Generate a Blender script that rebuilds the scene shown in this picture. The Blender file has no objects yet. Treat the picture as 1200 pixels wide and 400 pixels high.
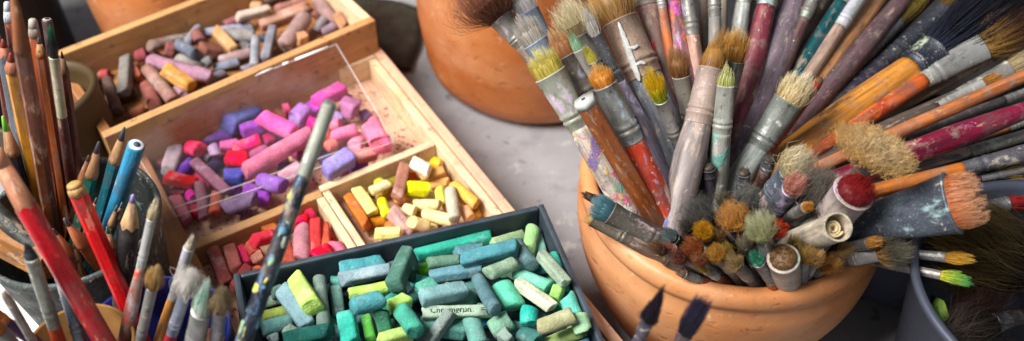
import bpy, bmesh, math, random
import numpy as np
from math import sin, cos, pi, radians, sqrt, atan2, hypot
from mathutils import Vector, Matrix, noise
random.seed(7)
scene = bpy.context.scene
COL = scene.collection
V = Vector
# ------------------------------------------------------------------ camera
F = 1150.0; TH = radians(45.5); D = 0.60
CAM = V((0, -D*cos(TH), D*sin(TH) + .03))
FW = V((0, cos(TH), -sin(TH)))
cd = bpy.data.cameras.new('camera'); cam = bpy.data.objects.new('camera', cd); COL.objects.link(cam)
cam.location = CAM; cam.rotation_euler = (pi/2 - TH, 0, 0)
cd.sensor_width = 36; cd.lens = F/1200*36; cd.clip_start = .01; cd.clip_end = 100
cd.dof.use_dof = True; cd.dof.focus_distance = .478; cd.dof.aperture_fstop = 5.4; cd.dof.aperture_blades = 7
scene.camera = cam

def P(px, py, z):
    "point of the ray through a photo pixel at height z"
    a = (px-600)/F; b = (200-py)/F
    d = V((a, cos(TH)+b*sin(TH), -sin(TH)+b*cos(TH)))
    return CAM + d*((z-CAM.z)/d.z)
def depth(p): return (V(p)-CAM).dot(FW)

# ------------------------------------------------------------------ materials
def lin(h):
    if not isinstance(h, str): return tuple(h)
    h = h.lstrip('#'); c = [int(h[i:i+2], 16)/255 for i in (0, 2, 4)]
    return tuple(x/12.92 if x < .04045 else ((x+.055)/1.055)**2.4 for x in c)
def rgba(h): return (*lin(h), 1)
class NT:
    def __init__(s, name):
        s.m = bpy.data.materials.new(name); s.m.use_nodes = True
        s.t = s.m.node_tree; s.b = s.t.nodes['Principled BSDF']; s.o = s.t.nodes['Material Output']
    def n(s, typ, **k):
        x = s.t.nodes.new(typ)
        for a, b in k.items():
            if a.startswith('_'): setattr(x, a[1:], b)
            else: x.inputs[a.replace('0', ' ')].default_value = b
        return x
    def l(s, a, b): s.t.links.new(a, b)
    def coord(s, scale=(1, 1, 1)):
        tc = s.n('ShaderNodeTexCoord'); mp = s.n('ShaderNodeMapping'); mp.inputs['Scale'].default_value = scale
        s.l(tc.outputs['Object'], mp.inputs['Vector']); return mp.outputs[0]
    def noise(s, co, scale, detail=4, rough=.55, w=0.0, dist=0.0):
        x = s.n('ShaderNodeTexNoise'); x.noise_dimensions = '4D'
        x.inputs['Scale'].default_value = scale; x.inputs['Detail'].default_value = detail
        x.inputs['Roughness'].default_value = rough; x.inputs['W'].default_value = w; x.inputs['Distortion'].default_value = dist
        s.l(co, x.inputs['Vector']); return x
    def ramp(s, fac, lo, hi, a=0.0, b=1.0):
        x = s.n('ShaderNodeMapRange'); x.inputs['From Min'].default_value = lo; x.inputs['From Max'].default_value = hi
        x.inputs['To Min'].default_value = a; x.inputs['To Max'].default_value = b; s.l(fac, x.inputs['Value']); return x.outputs[0]
    def mix(s, fac, a, b, mode='MIX'):
        x = s.n('ShaderNodeMix'); x.data_type = 'RGBA'; x.blend_type = mode
        for sock, v in ((x.inputs[0], fac), (x.inputs[6], a), (x.inputs[7], b)):
            if isinstance(v, (int, float)): sock.default_value = v
            elif isinstance(v, tuple): sock.default_value = v if len(v) == 4 else (*v, 1)
            else: s.l(v, sock)
        return x.outputs[2]
    def bump(s, h, strength=.3, dist=.001):
        x = s.n('ShaderNodeBump'); x.inputs['Strength'].default_value = strength; x.inputs['Distance'].default_value = dist
        s.l(h, x.inputs['Height']); s.l(x.outputs[0], s.b.inputs['Normal'])
    def set(s, **k):
        for a, v in k.items():
            i = s.b.inputs[a.replace('_', ' ')]
            if isinstance(v, (int, float)): i.default_value = v
            elif isinstance(v, tuple): i.default_value = v
            else: s.l(v, i)
        return s.m
_mc = {}
def cached(f):
    def g(*a):
        k = (f.__name__, a)
        if k not in _mc: _mc[k] = f(*a)
        return _mc[k]
    return g
@cached
def m_pastel():
    t = NT('pastel_chalk'); oi = t.n('ShaderNodeObjectInfo'); co = t.coord()
    rnd = t.ramp(oi.outputs['Random'], 0, 1, 0, 40)
    n1 = t.noise(co, 150, 5); n2 = t.noise(co, 900, 3, .7); n3 = t.noise(co, 90, 6, .7); n4 = t.noise(co, 260, 6, .75, dist=.5)
    for n in (n1, n2, n3, n4): t.l(rnd, n.inputs['W'])
    c = oi.outputs['Color']
    lo = t.mix(1.0, c, (.60, .60, .62, 1), 'MULTIPLY')
    base = t.mix(t.ramp(n1.outputs[0], .3, .62), lo, c)
    dusty = t.mix(.36, c, (.62, .66, .64, 1))
    base = t.mix(t.ramp(n3.outputs[0], .53, .70, 0, .7), base, dusty)
    base = t.mix(t.ramp(n4.outputs[0], .60, .70, 0, .6), base, t.mix(.6, c, (.05, .07, .07, 1)))
    hsv = t.n('ShaderNodeHueSaturation'); hsv.inputs['Hue'].default_value = .455; t.l(c, hsv.inputs['Color'])
    n5 = t.noise(co, 70, 5, .65); t.l(rnd, n5.inputs['W'])
    base = t.mix(t.ramp(n5.outputs[0], .56, .7, 0, .6), base, hsv.outputs[0])
    base = t.mix(t.ramp(n2.outputs[0], .42, .62, 0, .8), base, t.mix(1.0, base, (1.28, 1.28, 1.28, 1), 'MULTIPLY'))
    a = t.n('ShaderNodeMath'); a.operation = 'ADD'; t.l(n2.outputs[0], a.inputs[0]); t.l(n4.outputs[0], a.inputs[1])
    t.bump(a.outputs[0], .6, .0012)
    return t.set(Base_Color=base, Roughness=.93, Specular_IOR_Level=.2)
@cached
def m_wood(c1, c2, dark):
    t = NT('wood'); co = t.coord((6, 90, 90)); co2 = t.coord((1, 1, 1)); oi = t.n('ShaderNodeObjectInfo')
    rnd = t.ramp(oi.outputs['Random'], 0, 1, 0, 30)
    g = t.noise(co, 2.2, 6, .6, dist=.6); f = t.noise(co, 9, 3, .6); s = t.noise(co2, 45, 5, .6)
    for n in (g, f, s): t.l(rnd, n.inputs['W'])
    b = t.mix(t.ramp(g.outputs[0], .35, .65), rgba(c1), rgba(c2))
    b = t.mix(t.ramp(f.outputs[0], .52, .7, 0, .5), b, rgba(dark))
    b = t.mix(t.ramp(s.outputs[0], .56, .72, 0, .55), b, rgba(dark))
    fine = t.noise(co2, 500, 3); b = t.mix(t.ramp(fine.outputs[0], .6, .75, 0, .4), b, rgba(dark))
    st = t.noise(co2, 60, 6, .7, 17); t.l(rnd, st.inputs['W']); b = t.mix(t.ramp(st.outputs[0], .52, .66, 0, .55), b, t.mix(.5, rgba(c1), rgba('#8a5070')))
    s2 = t.noise(co2, 120, 6, .7, 27); b = t.mix(t.ramp(s2.outputs[0], .57, .64, 0, .65), b, t.mix(.7, rgba(dark), rgba('#3a2c28')))
    t.bump(f.outputs[0], .25, .0006)
    return t.set(Base_Color=b, Roughness=.6, Specular_IOR_Level=.35)
@cached
def m_terra(c1, c2, c3):
    t = NT('terracotta'); co = t.coord(); n = t.noise(co, 16, 6, .6); m = t.noise(co, 60, 5, .65, 3); k = t.noise(co, 420, 3)
    st = t.noise(t.coord((1, 1, 1.6)), 110, 3, .5, 9); big = t.noise(co, 7, 5, .6, 5)
    b = t.mix(t.ramp(n.outputs[0], .35, .66), rgba(c1), rgba(c2))
    b = t.mix(t.ramp(m.outputs[0], .55, .75, 0, .55), b, rgba(c3)); b = t.mix(t.ramp(big.outputs[0], .52, .68, 0, .5), b, rgba(c3)); b = t.mix(t.ramp(big.outputs[0], .45, .3, 0, .5), b, rgba('#dcae88')); ww = t.noise(co, 95, 6, .75, 14); b = t.mix(t.ramp(ww.outputs[0], .60, .70, 0, .6), b, rgba('#e0c4a8')); b = t.mix(t.ramp(ww.outputs[0], .38, .30, 0, .6), b, rgba('#5c2c14'))
    b = t.mix(t.ramp(k.outputs[0], .62, .75, 0, .5), b, rgba('#6a3418'))
    pits = t.ramp(st.outputs[0], .60, .72, 0, 1); b = t.mix(t.ramp(st.outputs[0], .62, .74, 0, .45), b, rgba('#8a4a22'))
    a = t.n('ShaderNodeMath'); a.operation = 'MULTIPLY_ADD'; t.l(pits, a.inputs[0]); a.inputs[1].default_value = -1.2; t.l(m.outputs[0], a.inputs[2])
    t.bump(a.outputs[0], .22, .0013)
    return t.set(Base_Color=b, Roughness=t.ramp(n.outputs[0], .3, .7, .42, .62), Specular_IOR_Level=.4)
@cached
def m_metal(c, dirt, metal, rough):
    t = NT('ferrule_metal'); co = t.coord(); n = t.noise(co, 90, 6, .65); s = t.noise(t.coord((1, 1, .12)), 700, 3); k = t.noise(co, 260, 4, .6, 5)
    st = t.noise(t.coord((1, 1, .22)), 260, 5, .65, 2); f = t.noise(co, 1100, 2, .6); p = t.noise(t.coord((1, 1, .5)), 75, 5, .6, 11)
    oi = t.n('ShaderNodeObjectInfo'); rnd = t.ramp(oi.outputs['Random'], 0, 1, 0, 30)
    for q in (n, k, st, p): t.l(rnd, q.inputs['W'])
    b = t.mix(t.ramp(n.outputs[0], .40, .66), rgba(c), rgba(dirt))
    b = t.mix(t.ramp(st.outputs[0], .52, .66, 0, .55), b, t.mix(1.0, rgba(dirt), (.45, .42, .38, 1), 'MULTIPLY'))
    hs = t.n('ShaderNodeCombineColor'); hs.mode = 'HSV'; hs.inputs[1].default_value = .32; hs.inputs[2].default_value = .45; t.l(oi.outputs['Random'], hs.inputs[0])
    pm = t.n('ShaderNodeMath'); pm.operation = 'MULTIPLY'; t.l(t.ramp(p.outputs[0], .57, .63, 0, .75), pm.inputs[0]); t.l(t.ramp(k.outputs[0], .38, .5), pm.inputs[1])
    b = t.mix(pm.outputs[0], b, hs.outputs[0])
    b = t.mix(t.ramp(k.outputs[0], .62, .68, 0, .8), b, rgba('#c2bcb0'))
    b = t.mix(t.ramp(k.outputs[0], .37, .3, 0, .8), b, rgba('#2c2a28'))
    b = t.mix(t.ramp(f.outputs[0], .58, .72, 0, .35), b, rgba('#d0c8bc'))
    a = t.n('ShaderNodeMath'); a.operation = 'ADD'; t.l(s.outputs[0], a.inputs[0]); t.l(k.outputs[0], a.inputs[1])
    t.bump(a.outputs[0], .35, .0005)
    mm = t.n('ShaderNodeMath'); mm.operation = 'MULTIPLY'; t.l(t.ramp(n.outputs[0], .4, .66, metal, metal*.35), mm.inputs[0]); t.l(t.ramp(pm.outputs[0], 0, .6, 1, 0), mm.inputs[1])
    return t.set(Base_Color=b, Metallic=mm.outputs[0], Roughness=t.ramp(n.outputs[0], .35, .65, rough-.08, min(1, rough+.3)))
@cached
def m_handle(c, splats, amount, rough, wear=0.35):
    t = NT('painted_handle'); co = t.coord(); g = t.noise(t.coord((40, 40, 3)), 10, 5, .6); n = t.noise(co, 55, 6, .65)
    oi = t.n('ShaderNodeObjectInfo'); rnd = t.ramp(oi.outputs['Random'], 0, 1, 0, 30); br = t.noise(co, 480, 4, .7, 2)
    ch = t.noise(t.coord((1, 1, .3)), 200, 5, .7, 6)
    t.l(rnd, n.inputs['W']); t.l(rnd, g.inputs['W']); t.l(rnd, ch.inputs['W'])
    lo = t.mix(1.0, rgba(c), (.42, .40, .38, 1), 'MULTIPLY')
    b = t.mix(t.ramp(g.outputs[0], .35, .62), lo, rgba(c))
    b = t.mix(t.ramp(n.outputs[0], .50, .68, 0, .7), b, rgba('#4c4440'))
    gr = t.noise(co, 120, 6, .7, 41); t.l(rnd, gr.inputs['W']); b = t.mix(t.ramp(gr.outputs[0], .54, .66, 0, .55*wear), b, rgba('#7c746c')); fl = t.noise(co, 330, 3, .6, 51); t.l(rnd, fl.inputs['W']); fm = t.n('ShaderNodeMath'); fm.operation = 'MULTIPLY'; t.l(t.ramp(fl.outputs[0], .67, .71, 0, .8*wear), fm.inputs[0]); t.l(t.ramp(t.noise(co, 40, 2, .5, 61).outputs[0], .5, .62), fm.inputs[1]); b = t.mix(fm.outputs[0], b, rgba('#cfc8c0'))
    b = t.mix(t.ramp(ch.outputs[0], .57, .63, 0, .75), b, t.mix(.55, rgba(c), rgba('#b89c80')))
    b = t.mix(t.ramp(ch.outputs[0], .42, .35, 0, .75), b, t.mix(.7, rgba(c), rgba('#241c1a')))
    hgt = br.outputs[0]
    for i, sc in enumerate(splats):
        s = t.noise(t.coord((1, 1, (.45, .8, .6)[i % 3])), (75, 130, 60, 170, 95)[i % 5], 5, .62, 3.7*i+1, .5)
        ad = t.n('ShaderNodeMath'); ad.operation = 'ADD'; t.l(rnd, ad.inputs[0]); ad.inputs[1].default_value = 3.7*i
        t.l(ad.outputs[0], s.inputs['W'])
        th = .69-.2*amount
        mk_ = t.n('ShaderNodeMath'); mk_.operation = 'MULTIPLY'; t.l(t.ramp(s.outputs[0], th, th+.05, 0, .92), mk_.inputs[0]); t.l(t.ramp(br.outputs[0], .34, .5, .25, 1), mk_.inputs[1])
        b = t.mix(mk_.outputs[0], b, t.mix(t.ramp(br.outputs[0], .4, .65, 0, .5), rgba(sc), t.mix(.4, rgba(sc), rgba(c))))
        h2 = t.n('ShaderNodeMath'); h2.operation = 'ADD'; t.l(hgt, h2.inputs[0]); t.l(mk_.outputs[0], h2.inputs[1]); hgt = h2.outputs[0]
    t.bump(hgt, .4, .0006)
    return t.set(Base_Color=b, Roughness=t.ramp(n.outputs[0], .3, .7, rough, rough+.25), Specular_IOR_Level=.45)
@cached
def m_hair(c0, c1, c2):
    t = NT('bristle_hair'); at = t.n('ShaderNodeAttribute'); at.attribute_name = 't'; ar = t.n('ShaderNodeAttribute'); ar.attribute_name = 'rnd'
    cr = t.n('ShaderNodeValToRGB'); e = cr.color_ramp.elements
    e[0].position = .05; e[0].color = rgba(c0); e[1].position = .95; e[1].color = rgba(c2)
    x = e.new(.5); x.color = rgba(c1)
    t.l(at.outputs['Fac'], cr.inputs[0])
    k = t.ramp(ar.outputs['Fac'], 0, 1, .55, 1.35); cm = t.n('ShaderNodeCombineColor'); [t.l(k, cm.inputs[i]) for i in range(3)]
    b = t.mix(1.0, cr.outputs[0], cm.outputs[0], 'MULTIPLY')
    return t.set(Base_Color=b, Roughness=.55, Specular_IOR_Level=.3)
@cached
def m_plain(c, rough, spec, c2, scale):
    t = NT('plain_surface'); co = t.coord(); n = t.noise(co, scale, 6, .65); k = t.noise(co, scale*9, 3)
    b = t.mix(t.ramp(n.outputs[0], .38, .66), rgba(c), rgba(c2)); b = t.mix(t.ramp(k.outputs[0], .6, .74, 0, .35), b, rgba(c2))
    t.bump(k.outputs[0], .12, .0005)
    return t.set(Base_Color=b, Roughness=t.ramp(n.outputs[0], .35, .65, rough, min(1, rough+.18)), Specular_IOR_Level=spec)

# ------------------------------------------------------------------ mesh helpers
def mk(name, vs, fs, mat, parent=None, smooth=True):
    me = bpy.data.meshes.new(name); me.from_pydata(vs, [], fs)
    if smooth: me.polygons.foreach_set('use_smooth', [True]*len(me.polygons))
    me.materials.append(mat); me.update()
    o = bpy.data.objects.new(name, me); COL.objects.link(o)
    if parent: o.parent = parent
    return o
def sharp(o, ang=35):
    bm = bmesh.new(); bm.from_mesh(o.data); a = radians(ang)
    for e in bm.edges:
        if len(e.link_faces) == 2 and e.calc_face_angle(0) > a: e.smooth = False
    bm.to_mesh(o.data); bm.free(); return o
def tag(o, label, cat, group=None, kind=None):
    if label: o['label'] = label
    if cat: o['category'] = cat
    if group: o['group'] = group
    if kind: o['kind'] = kind
    return o
def empty(name, M, label, cat, group=None):
    o = bpy.data.objects.new(name, None); COL.objects.link(o); o.matrix_world = M; o.empty_display_size = .01
    return tag(o, label, cat, group)
def tube(rings, n=18, caps=(True, True), sq=2.0, phase=0.0):
    "rings: (z, rx, ry[, cx, cy]) -> verts, faces; sq = superellipse power"
    vs, fs = [], []
    for R in rings:
        z, rx, ry = R[:3]; cx, cy = R[3:5] if len(R) > 3 else (0, 0)
        for i in range(n):
            a = 2*pi*i/n+phase; c, s = cos(a), sin(a)
            k = (abs(c)**sq+abs(s)**sq)**(-1/sq)
            vs.append((cx+rx*c*k, cy+ry*s*k, z))
    for j in range(len(rings)-1):
        for i in range(n):
            i2 = (i+1) % n; fs.append((j*n+i, j*n+i2, (j+1)*n+i2, (j+1)*n+i))
    if caps[0]: fs.append(tuple(range(n-1, -1, -1)))
    if caps[1]: fs.append(tuple((len(rings)-1)*n+i for i in range(n)))
    return vs, fs
def lathe(prof, n=96, amp=0.0, fr=20.0, seed=0.0):
    vs, fs = [], []
    for (r, z) in prof:
        for i in range(n):
            a = 2*pi*i/n
            k = 1+amp*noise.noise(V((cos(a)*r*fr+seed, sin(a)*r*fr, z*fr)))
            vs.append((r*k*cos(a), r*k*sin(a), z))
    for j in range(len(prof)-1):
        for i in range(n):
            i2 = (i+1) % n; fs.append((j*n+i, j*n+i2, (j+1)*n+i2, (j+1)*n+i))
    return vs, fs
def frame(T, B):
    "matrix at B, z towards T, y facing the viewer's side"
    d = (T-B).normalized(); tc = (CAM-(T+B)/2).normalized()
    x = tc.cross(d).normalized(); y = d.cross(x)
    return Matrix(((x.x, y.x, d.x, B.x), (x.y, y.y, d.y, B.y), (x.z, y.z, d.z, B.z), (0, 0, 0, 1)))
def bbox(name, dims, mat, parent=None, loc=(0, 0, 0), rz=0.0, bev=.0008):
    bm = bmesh.new(); bmesh.ops.create_cube(bm, size=1)
    for v in bm.verts: v.co = V((v.co.x*dims[0], v.co.y*dims[1], v.co.z*dims[2]))
    if bev: bmesh.ops.bevel(bm, geom=bm.edges[:], offset=bev, segments=2, affect='EDGES', profile=.6)
    bmesh.ops.recalc_face_normals(bm, faces=bm.faces[:])
    me = bpy.data.meshes.new(name); bm.to_mesh(me); bm.free(); me.materials.append(mat)
    o = bpy.data.objects.new(name, me); COL.objects.link(o); o.location = loc; o.rotation_euler = (0, 0, rz)
    if parent: o.parent = parent
    return o

# ------------------------------------------------------------------ the table
t = NT('table_top'); co = t.coord()
n = t.noise(co, 9, 6, .6); k = t.noise(co, 30, 5, .65, 4); q = t.noise(co, 14, 3, .5, 8); fsp = t.noise(co, 220, 3, .6, 2)
b = t.mix(t.ramp(n.outputs[0], .35, .65), rgba('#7a7878'), rgba('#949192'))
b = t.mix(t.ramp(k.outputs[0], .55, .72, 0, .6), b, rgba('#625d6a')); b = t.mix(t.ramp(q.outputs[0], .58, .7, 0, .5), b, rgba('#6b6470'))
b = t.mix(t.ramp(fsp.outputs[0], .64, .72, 0, .6), b, rgba('#5c5658')); sp2 = t.noise(co, 75, 5, .7, 21); b = t.mix(t.ramp(sp2.outputs[0], .60, .65, 0, .7), b, rgba('#4c4650')); sp3 = t.noise(co, 48, 5, .65, 31); b = t.mix(t.ramp(sp3.outputs[0], .58, .64, 0, .6), b, rgba('#b4b0ac'))
t.bump(fsp.outputs[0], .15, .0006)
m_table = t.set(Base_Color=b, Roughness=.55)
tb = mk('table', [(-3, -2, 0), (3, -2, 0), (3, 3.5, 0), (-3, 3.5, 0)], [(0, 1, 2, 3)], m_table); tb['kind'] = 'structure'

# ------------------------------------------------------------------ wooden boxes
W_LIGHT = m_wood('#d4b48c', '#e2c8a2', '#a47c50')
W_ORNG = m_wood('#a87c4c', '#ba8e5c', '#7a5028')
W_DARK = m_wood('#8a5a30', '#a06c3c', '#5a3418')
W_PINK = m_wood('#d2a888', '#c49a80', '#94705e')
def frame_at(px, z, yaw):
    p = P(*px, z); c, s = cos(yaw), sin(yaw)
    return Matrix(((c, -s, 0, p.x), (s, c, 0, p.y), (0, 0, 1, 0), (0, 0, 0, 1)))
# big compartment box: u to the near-side axis, v away; origin at the far corner
ZB = .05; YB = radians(31.5); MB = frame_at((445, 55), ZB, YB)
big = empty('compartment_box', MB, 'large shallow wooden box divided into compartments, under the black tray', 'wooden box')
LU, LV = .178, .33
def wall(name, u0, u1, v0, v1, z0, z1, mat, parent, bev=.0008):
    du, dv = u1-u0, v1-v0
    if du >= dv: return bbox(name, (du, dv, z1-z0), mat, parent, ((u0+u1)/2, (v0+v1)/2, (z0+z1)/2), 0, bev)
    return bbox(name, (dv, du, z1-z0), mat, parent, ((u0+u1)/2, (v0+v1)/2, (z0+z1)/2), pi/2, bev)
wall('side_panel', -.0062, 0, -LV, 0, 0, ZB, W_PINK, big)
wall('side_panel', -.0120, -.0068, -LV, -.0075, .002, ZB-.0012, W_LIGHT, big)
wall('side_panel', -.1785, -.163, -LV, 0, 0, ZB, W_DARK, big)
wall('back_panel', -.1628, -.0064, -.007, 0, 0, ZB-.0005, W_LIGHT, big)
wall('front_panel', -.1628, -.0064, -LV, -LV+.007, 0, ZB-.0005, W_LIGHT, big)
wall('bottom', -.1628, -.0122, -LV+.007, -.0072, .029, .033, W_PINK, big)
wall('divider', -.1626, -.0870, -.1045, -.0985, .0332, ZB-.001, W_ORNG, big)
wall('divider', -.0862, -.0122, -.1005, -.0955, .0332, ZB-.0015, W_LIGHT, big)
wall('divider', -.0862, -.0818, -LV+.0072, -.1007, .0332, ZB-.002, W_LIGHT, big)
wall('divider', -.0915, -.0869, -LV+.0072, -.1047, .0332, ZB-.001, W_LIGHT, big)
# small box behind
ZS = .075; YS = radians(37.5); MS = frame_at((440, 24), ZS, YS)
sm = empty('pastel_box', MS, 'open wooden box of brown and grey pastels behind the compartment box', 'wooden box')
wall('front_panel', -.180, 0, 0, .006, .012, ZS, W_ORNG, sm)
wall('back_panel', -.180, 0, .088, .094, .012, ZS, W_ORNG, sm)
wall('side_panel', -.006, 0, .0062, .0878, .012, ZS-.0004, W_LIGHT, sm)
wall('side_panel', -.180, -.174, .0062, .0878, .012, ZS-.0004, W_DARK, sm)
wall('bottom', -.1738, -.0062, .0062, .0878, .046, .050, W_DARK, sm)
wall('foot', -.180, 0, 0, .094, 0, .0118, W_DARK, sm)
# black tray resting on the compartment box
ZT = .0735; YT = radians(17.0); MT = frame_at((637, 238), ZT, YT)
ZT0 = ZB+.0008
m_tray = m_plain('#232a33', .45, .5, '#3a4650', 40)
tray = empty('pastel_tray', MT, 'black tray of green and blue pastels resting on the wooden box', 'tray')
TU, TV = .163, .150
wall('side_panel', -.0034, 0, -TV, 0, ZT0, ZT, m_tray, tray, .0012)
wall('side_panel', -TU, -TU+.0034, -TV, 0, ZT0, ZT, m_tray, tray, .0012)
wall('back_panel', -TU+.0035, -.0035, -.0034, 0, ZT0, ZT-.0003, m_tray, tray, .0012)
wall('front_panel', -TU+.0035, -.0035, -TV, -TV+.0034, ZT0, ZT-.0003, m_tray, tray, .0012)
wall('bottom', -TU+.0035, -.0035, -TV+.0035, -.0035, ZT0, ZT0+.002, m_tray, tray, 0)

# ------------------------------------------------------------------ pastels
# x1, y1, x2, y2, width (photo px), colour, section, layer, colour words
GRN = [
(300,359,337,347,14,'#7f9484','r',0,'pale sage'),(302,373,340,363,10,'#8f9c4a','r',0,'thin olive lime'),(296,389,344,376,20,'#5a8682','r',0,'thick slate teal'),
(331,341,362,384,21,'#7f9fa6','s',2,'pale blue grey'),(346,322,368,363,23,'#b5d76a','s',2,'bright lime'),(373,319,380,389,16,'#71857a','r',1,'tall grey green'),
(332,400,388,388,19,'#1f5f57','s',1,'deep bottle green'),(316,400,326,396,10,'#6f8280','r',0,'small ash grey'),(393,338,398,374,17,'#587a70','s',1,'cracked dark sage'),
(405,368,412,404,22,'#3bb8a2','s',2,'vivid turquoise'),(421,374,428,402,10,'#2c5a72','s',1,'thin navy teal'),(430,372,436,399,11,'#4e9c3e','s',1,'leaf green'),
(446,363,453,393,18,'#3f7d63','s',2,'mottled fern green'),(411,360,450,350,21,'#4a8f94','r',2,'worn peacock blue'),(408,345,455,336,12,'#a4c558','r',2,'nicked yellow green'),
(398,328,457,317,16,'#80969e','s',2,'steel blue'),(397,309,453,309,20,'#479096','s',1,'broad teal blue'),(385,323,402,331,14,'#4a9c8c','r',0,'short jade'),
(443,401,481,390,17,'#b2cf70','s',2,'pale chartreuse'),(458,361,478,351,18,'#a9d56c','s',1,'broken lime'),(470,364,489,390,22,'#46a088','r',2,'fat sea green'),
(479,295,462,336,20,'#466e60','s',2,'dark forest'),(487,300,577,277,15,'#2f9c86','s',1,'very long emerald'),(451,303,470,298,13,'#6d8580','r',0,'dull grey'),
(500,309,540,304,14,'#5c7d6a','r',2,'moss'),(493,322,508,310,16,'#5fae2c','s',0,'grass green'),(503,325,566,315,15,'#5c8791','s',1,'flat dusty blue'),
(483,328,513,335,11,'#3cb09c','s',0,'glowing aqua'),(515,327,543,337,9,'#9fd05a','s',0,'lime sliver'),(492,350,546,340,20,'#7ca2a4','s',2,'scuffed sky blue'),
(505,359,560,347,16,'#6f9c88','s',1,'soft celadon'),(494,367,575,365,15,'#9db39c','s',2,'inscribed pale olive'),(496,382,548,387,22,'#589688','s',1,'wide spruce'),
(529,365,502,404,14,'#7c8a84','s',3,'taupe grey'),(552,374,562,404,22,'#689c90','r',3,'smoky teal'),(562,379,573,376,7,'#3fa0bd','s',0,'tiny cobalt'),
(575,389,599,373,26,'#7aa68c','r',2,'thick sage'),(588,401,598,389,18,'#83948a','s',3,'crumbled stone grey'),(608,391,634,399,20,'#3c6f6a','r',2,'dark pine'),
(621,360,619,382,21,'#2db5a2','r',3,'upright cyan'),(559,326,581,364,17,'#587a80','r',2,'long gunmetal'),(586,333,604,362,27,'#62c4a2','r',2,'fat mint'),
(607,332,648,361,15,'#c9cdb0','s',3,'cream'),(603,321,646,337,17,'#6cc3a4','r',2,'frosted aquamarine'),(570,322,605,308,17,'#86a387','r',3,'ridged lichen'),
(542,306,608,289,18,'#4a868e','s',3,'long ocean blue'),(534,297,568,292,14,'#5b8790','s',1,'faded denim'),(577,288,612,274,15,'#9bb587','s',1,'pale pear'),
(565,289,577,286,7,'#b4da74','s',0,'lime chip'),(605,285,624,312,17,'#557274','r',1,'charcoal teal'),(625,266,619,298,18,'#93bd7c','r',2,'apple green'),
(640,275,636,301,14,'#6fa08f','s',1,'muted viridian'),(632,297,664,333,13,'#94a58f','s',2,'long putty green'),(653,297,672,342,14,'#3fa592','r',1,'slim persian green'),
(656,334,650,352,12,'#8fbf62','s',1,'bright pea green'),(663,346,685,371,20,'#5fb8a5','r',2,'smooth seafoam'),(698,362,690,389,22,'#97c096','r',3,'stamped pale green'),
(631,385,673,369,20,'#9d9c74','r',3,'khaki'),(641,403,685,387,17,'#a3bd70','r',3,'wasabi'),(698,394,714,403,14,'#5f9bb0','s',2,'powder blue'),
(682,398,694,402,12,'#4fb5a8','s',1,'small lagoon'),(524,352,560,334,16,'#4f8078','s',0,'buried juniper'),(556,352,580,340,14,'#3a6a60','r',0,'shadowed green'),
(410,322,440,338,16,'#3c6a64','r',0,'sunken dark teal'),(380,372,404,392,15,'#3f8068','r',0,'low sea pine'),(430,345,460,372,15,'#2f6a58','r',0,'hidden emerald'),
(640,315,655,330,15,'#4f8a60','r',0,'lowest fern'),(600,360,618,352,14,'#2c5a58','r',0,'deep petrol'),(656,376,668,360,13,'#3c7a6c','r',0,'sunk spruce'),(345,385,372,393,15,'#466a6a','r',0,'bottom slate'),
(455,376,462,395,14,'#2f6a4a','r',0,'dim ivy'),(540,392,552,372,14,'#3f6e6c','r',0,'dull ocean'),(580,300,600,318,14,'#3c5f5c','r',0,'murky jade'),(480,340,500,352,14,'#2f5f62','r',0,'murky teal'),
(318,345,334,338,13,'#5a7468','r',0,'dim sage'),(520,300,533,312,12,'#2f6258','r',0,'dark mint'),(470,318,486,326,12,'#35564c','r',0,'blackish green'),
]
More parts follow.
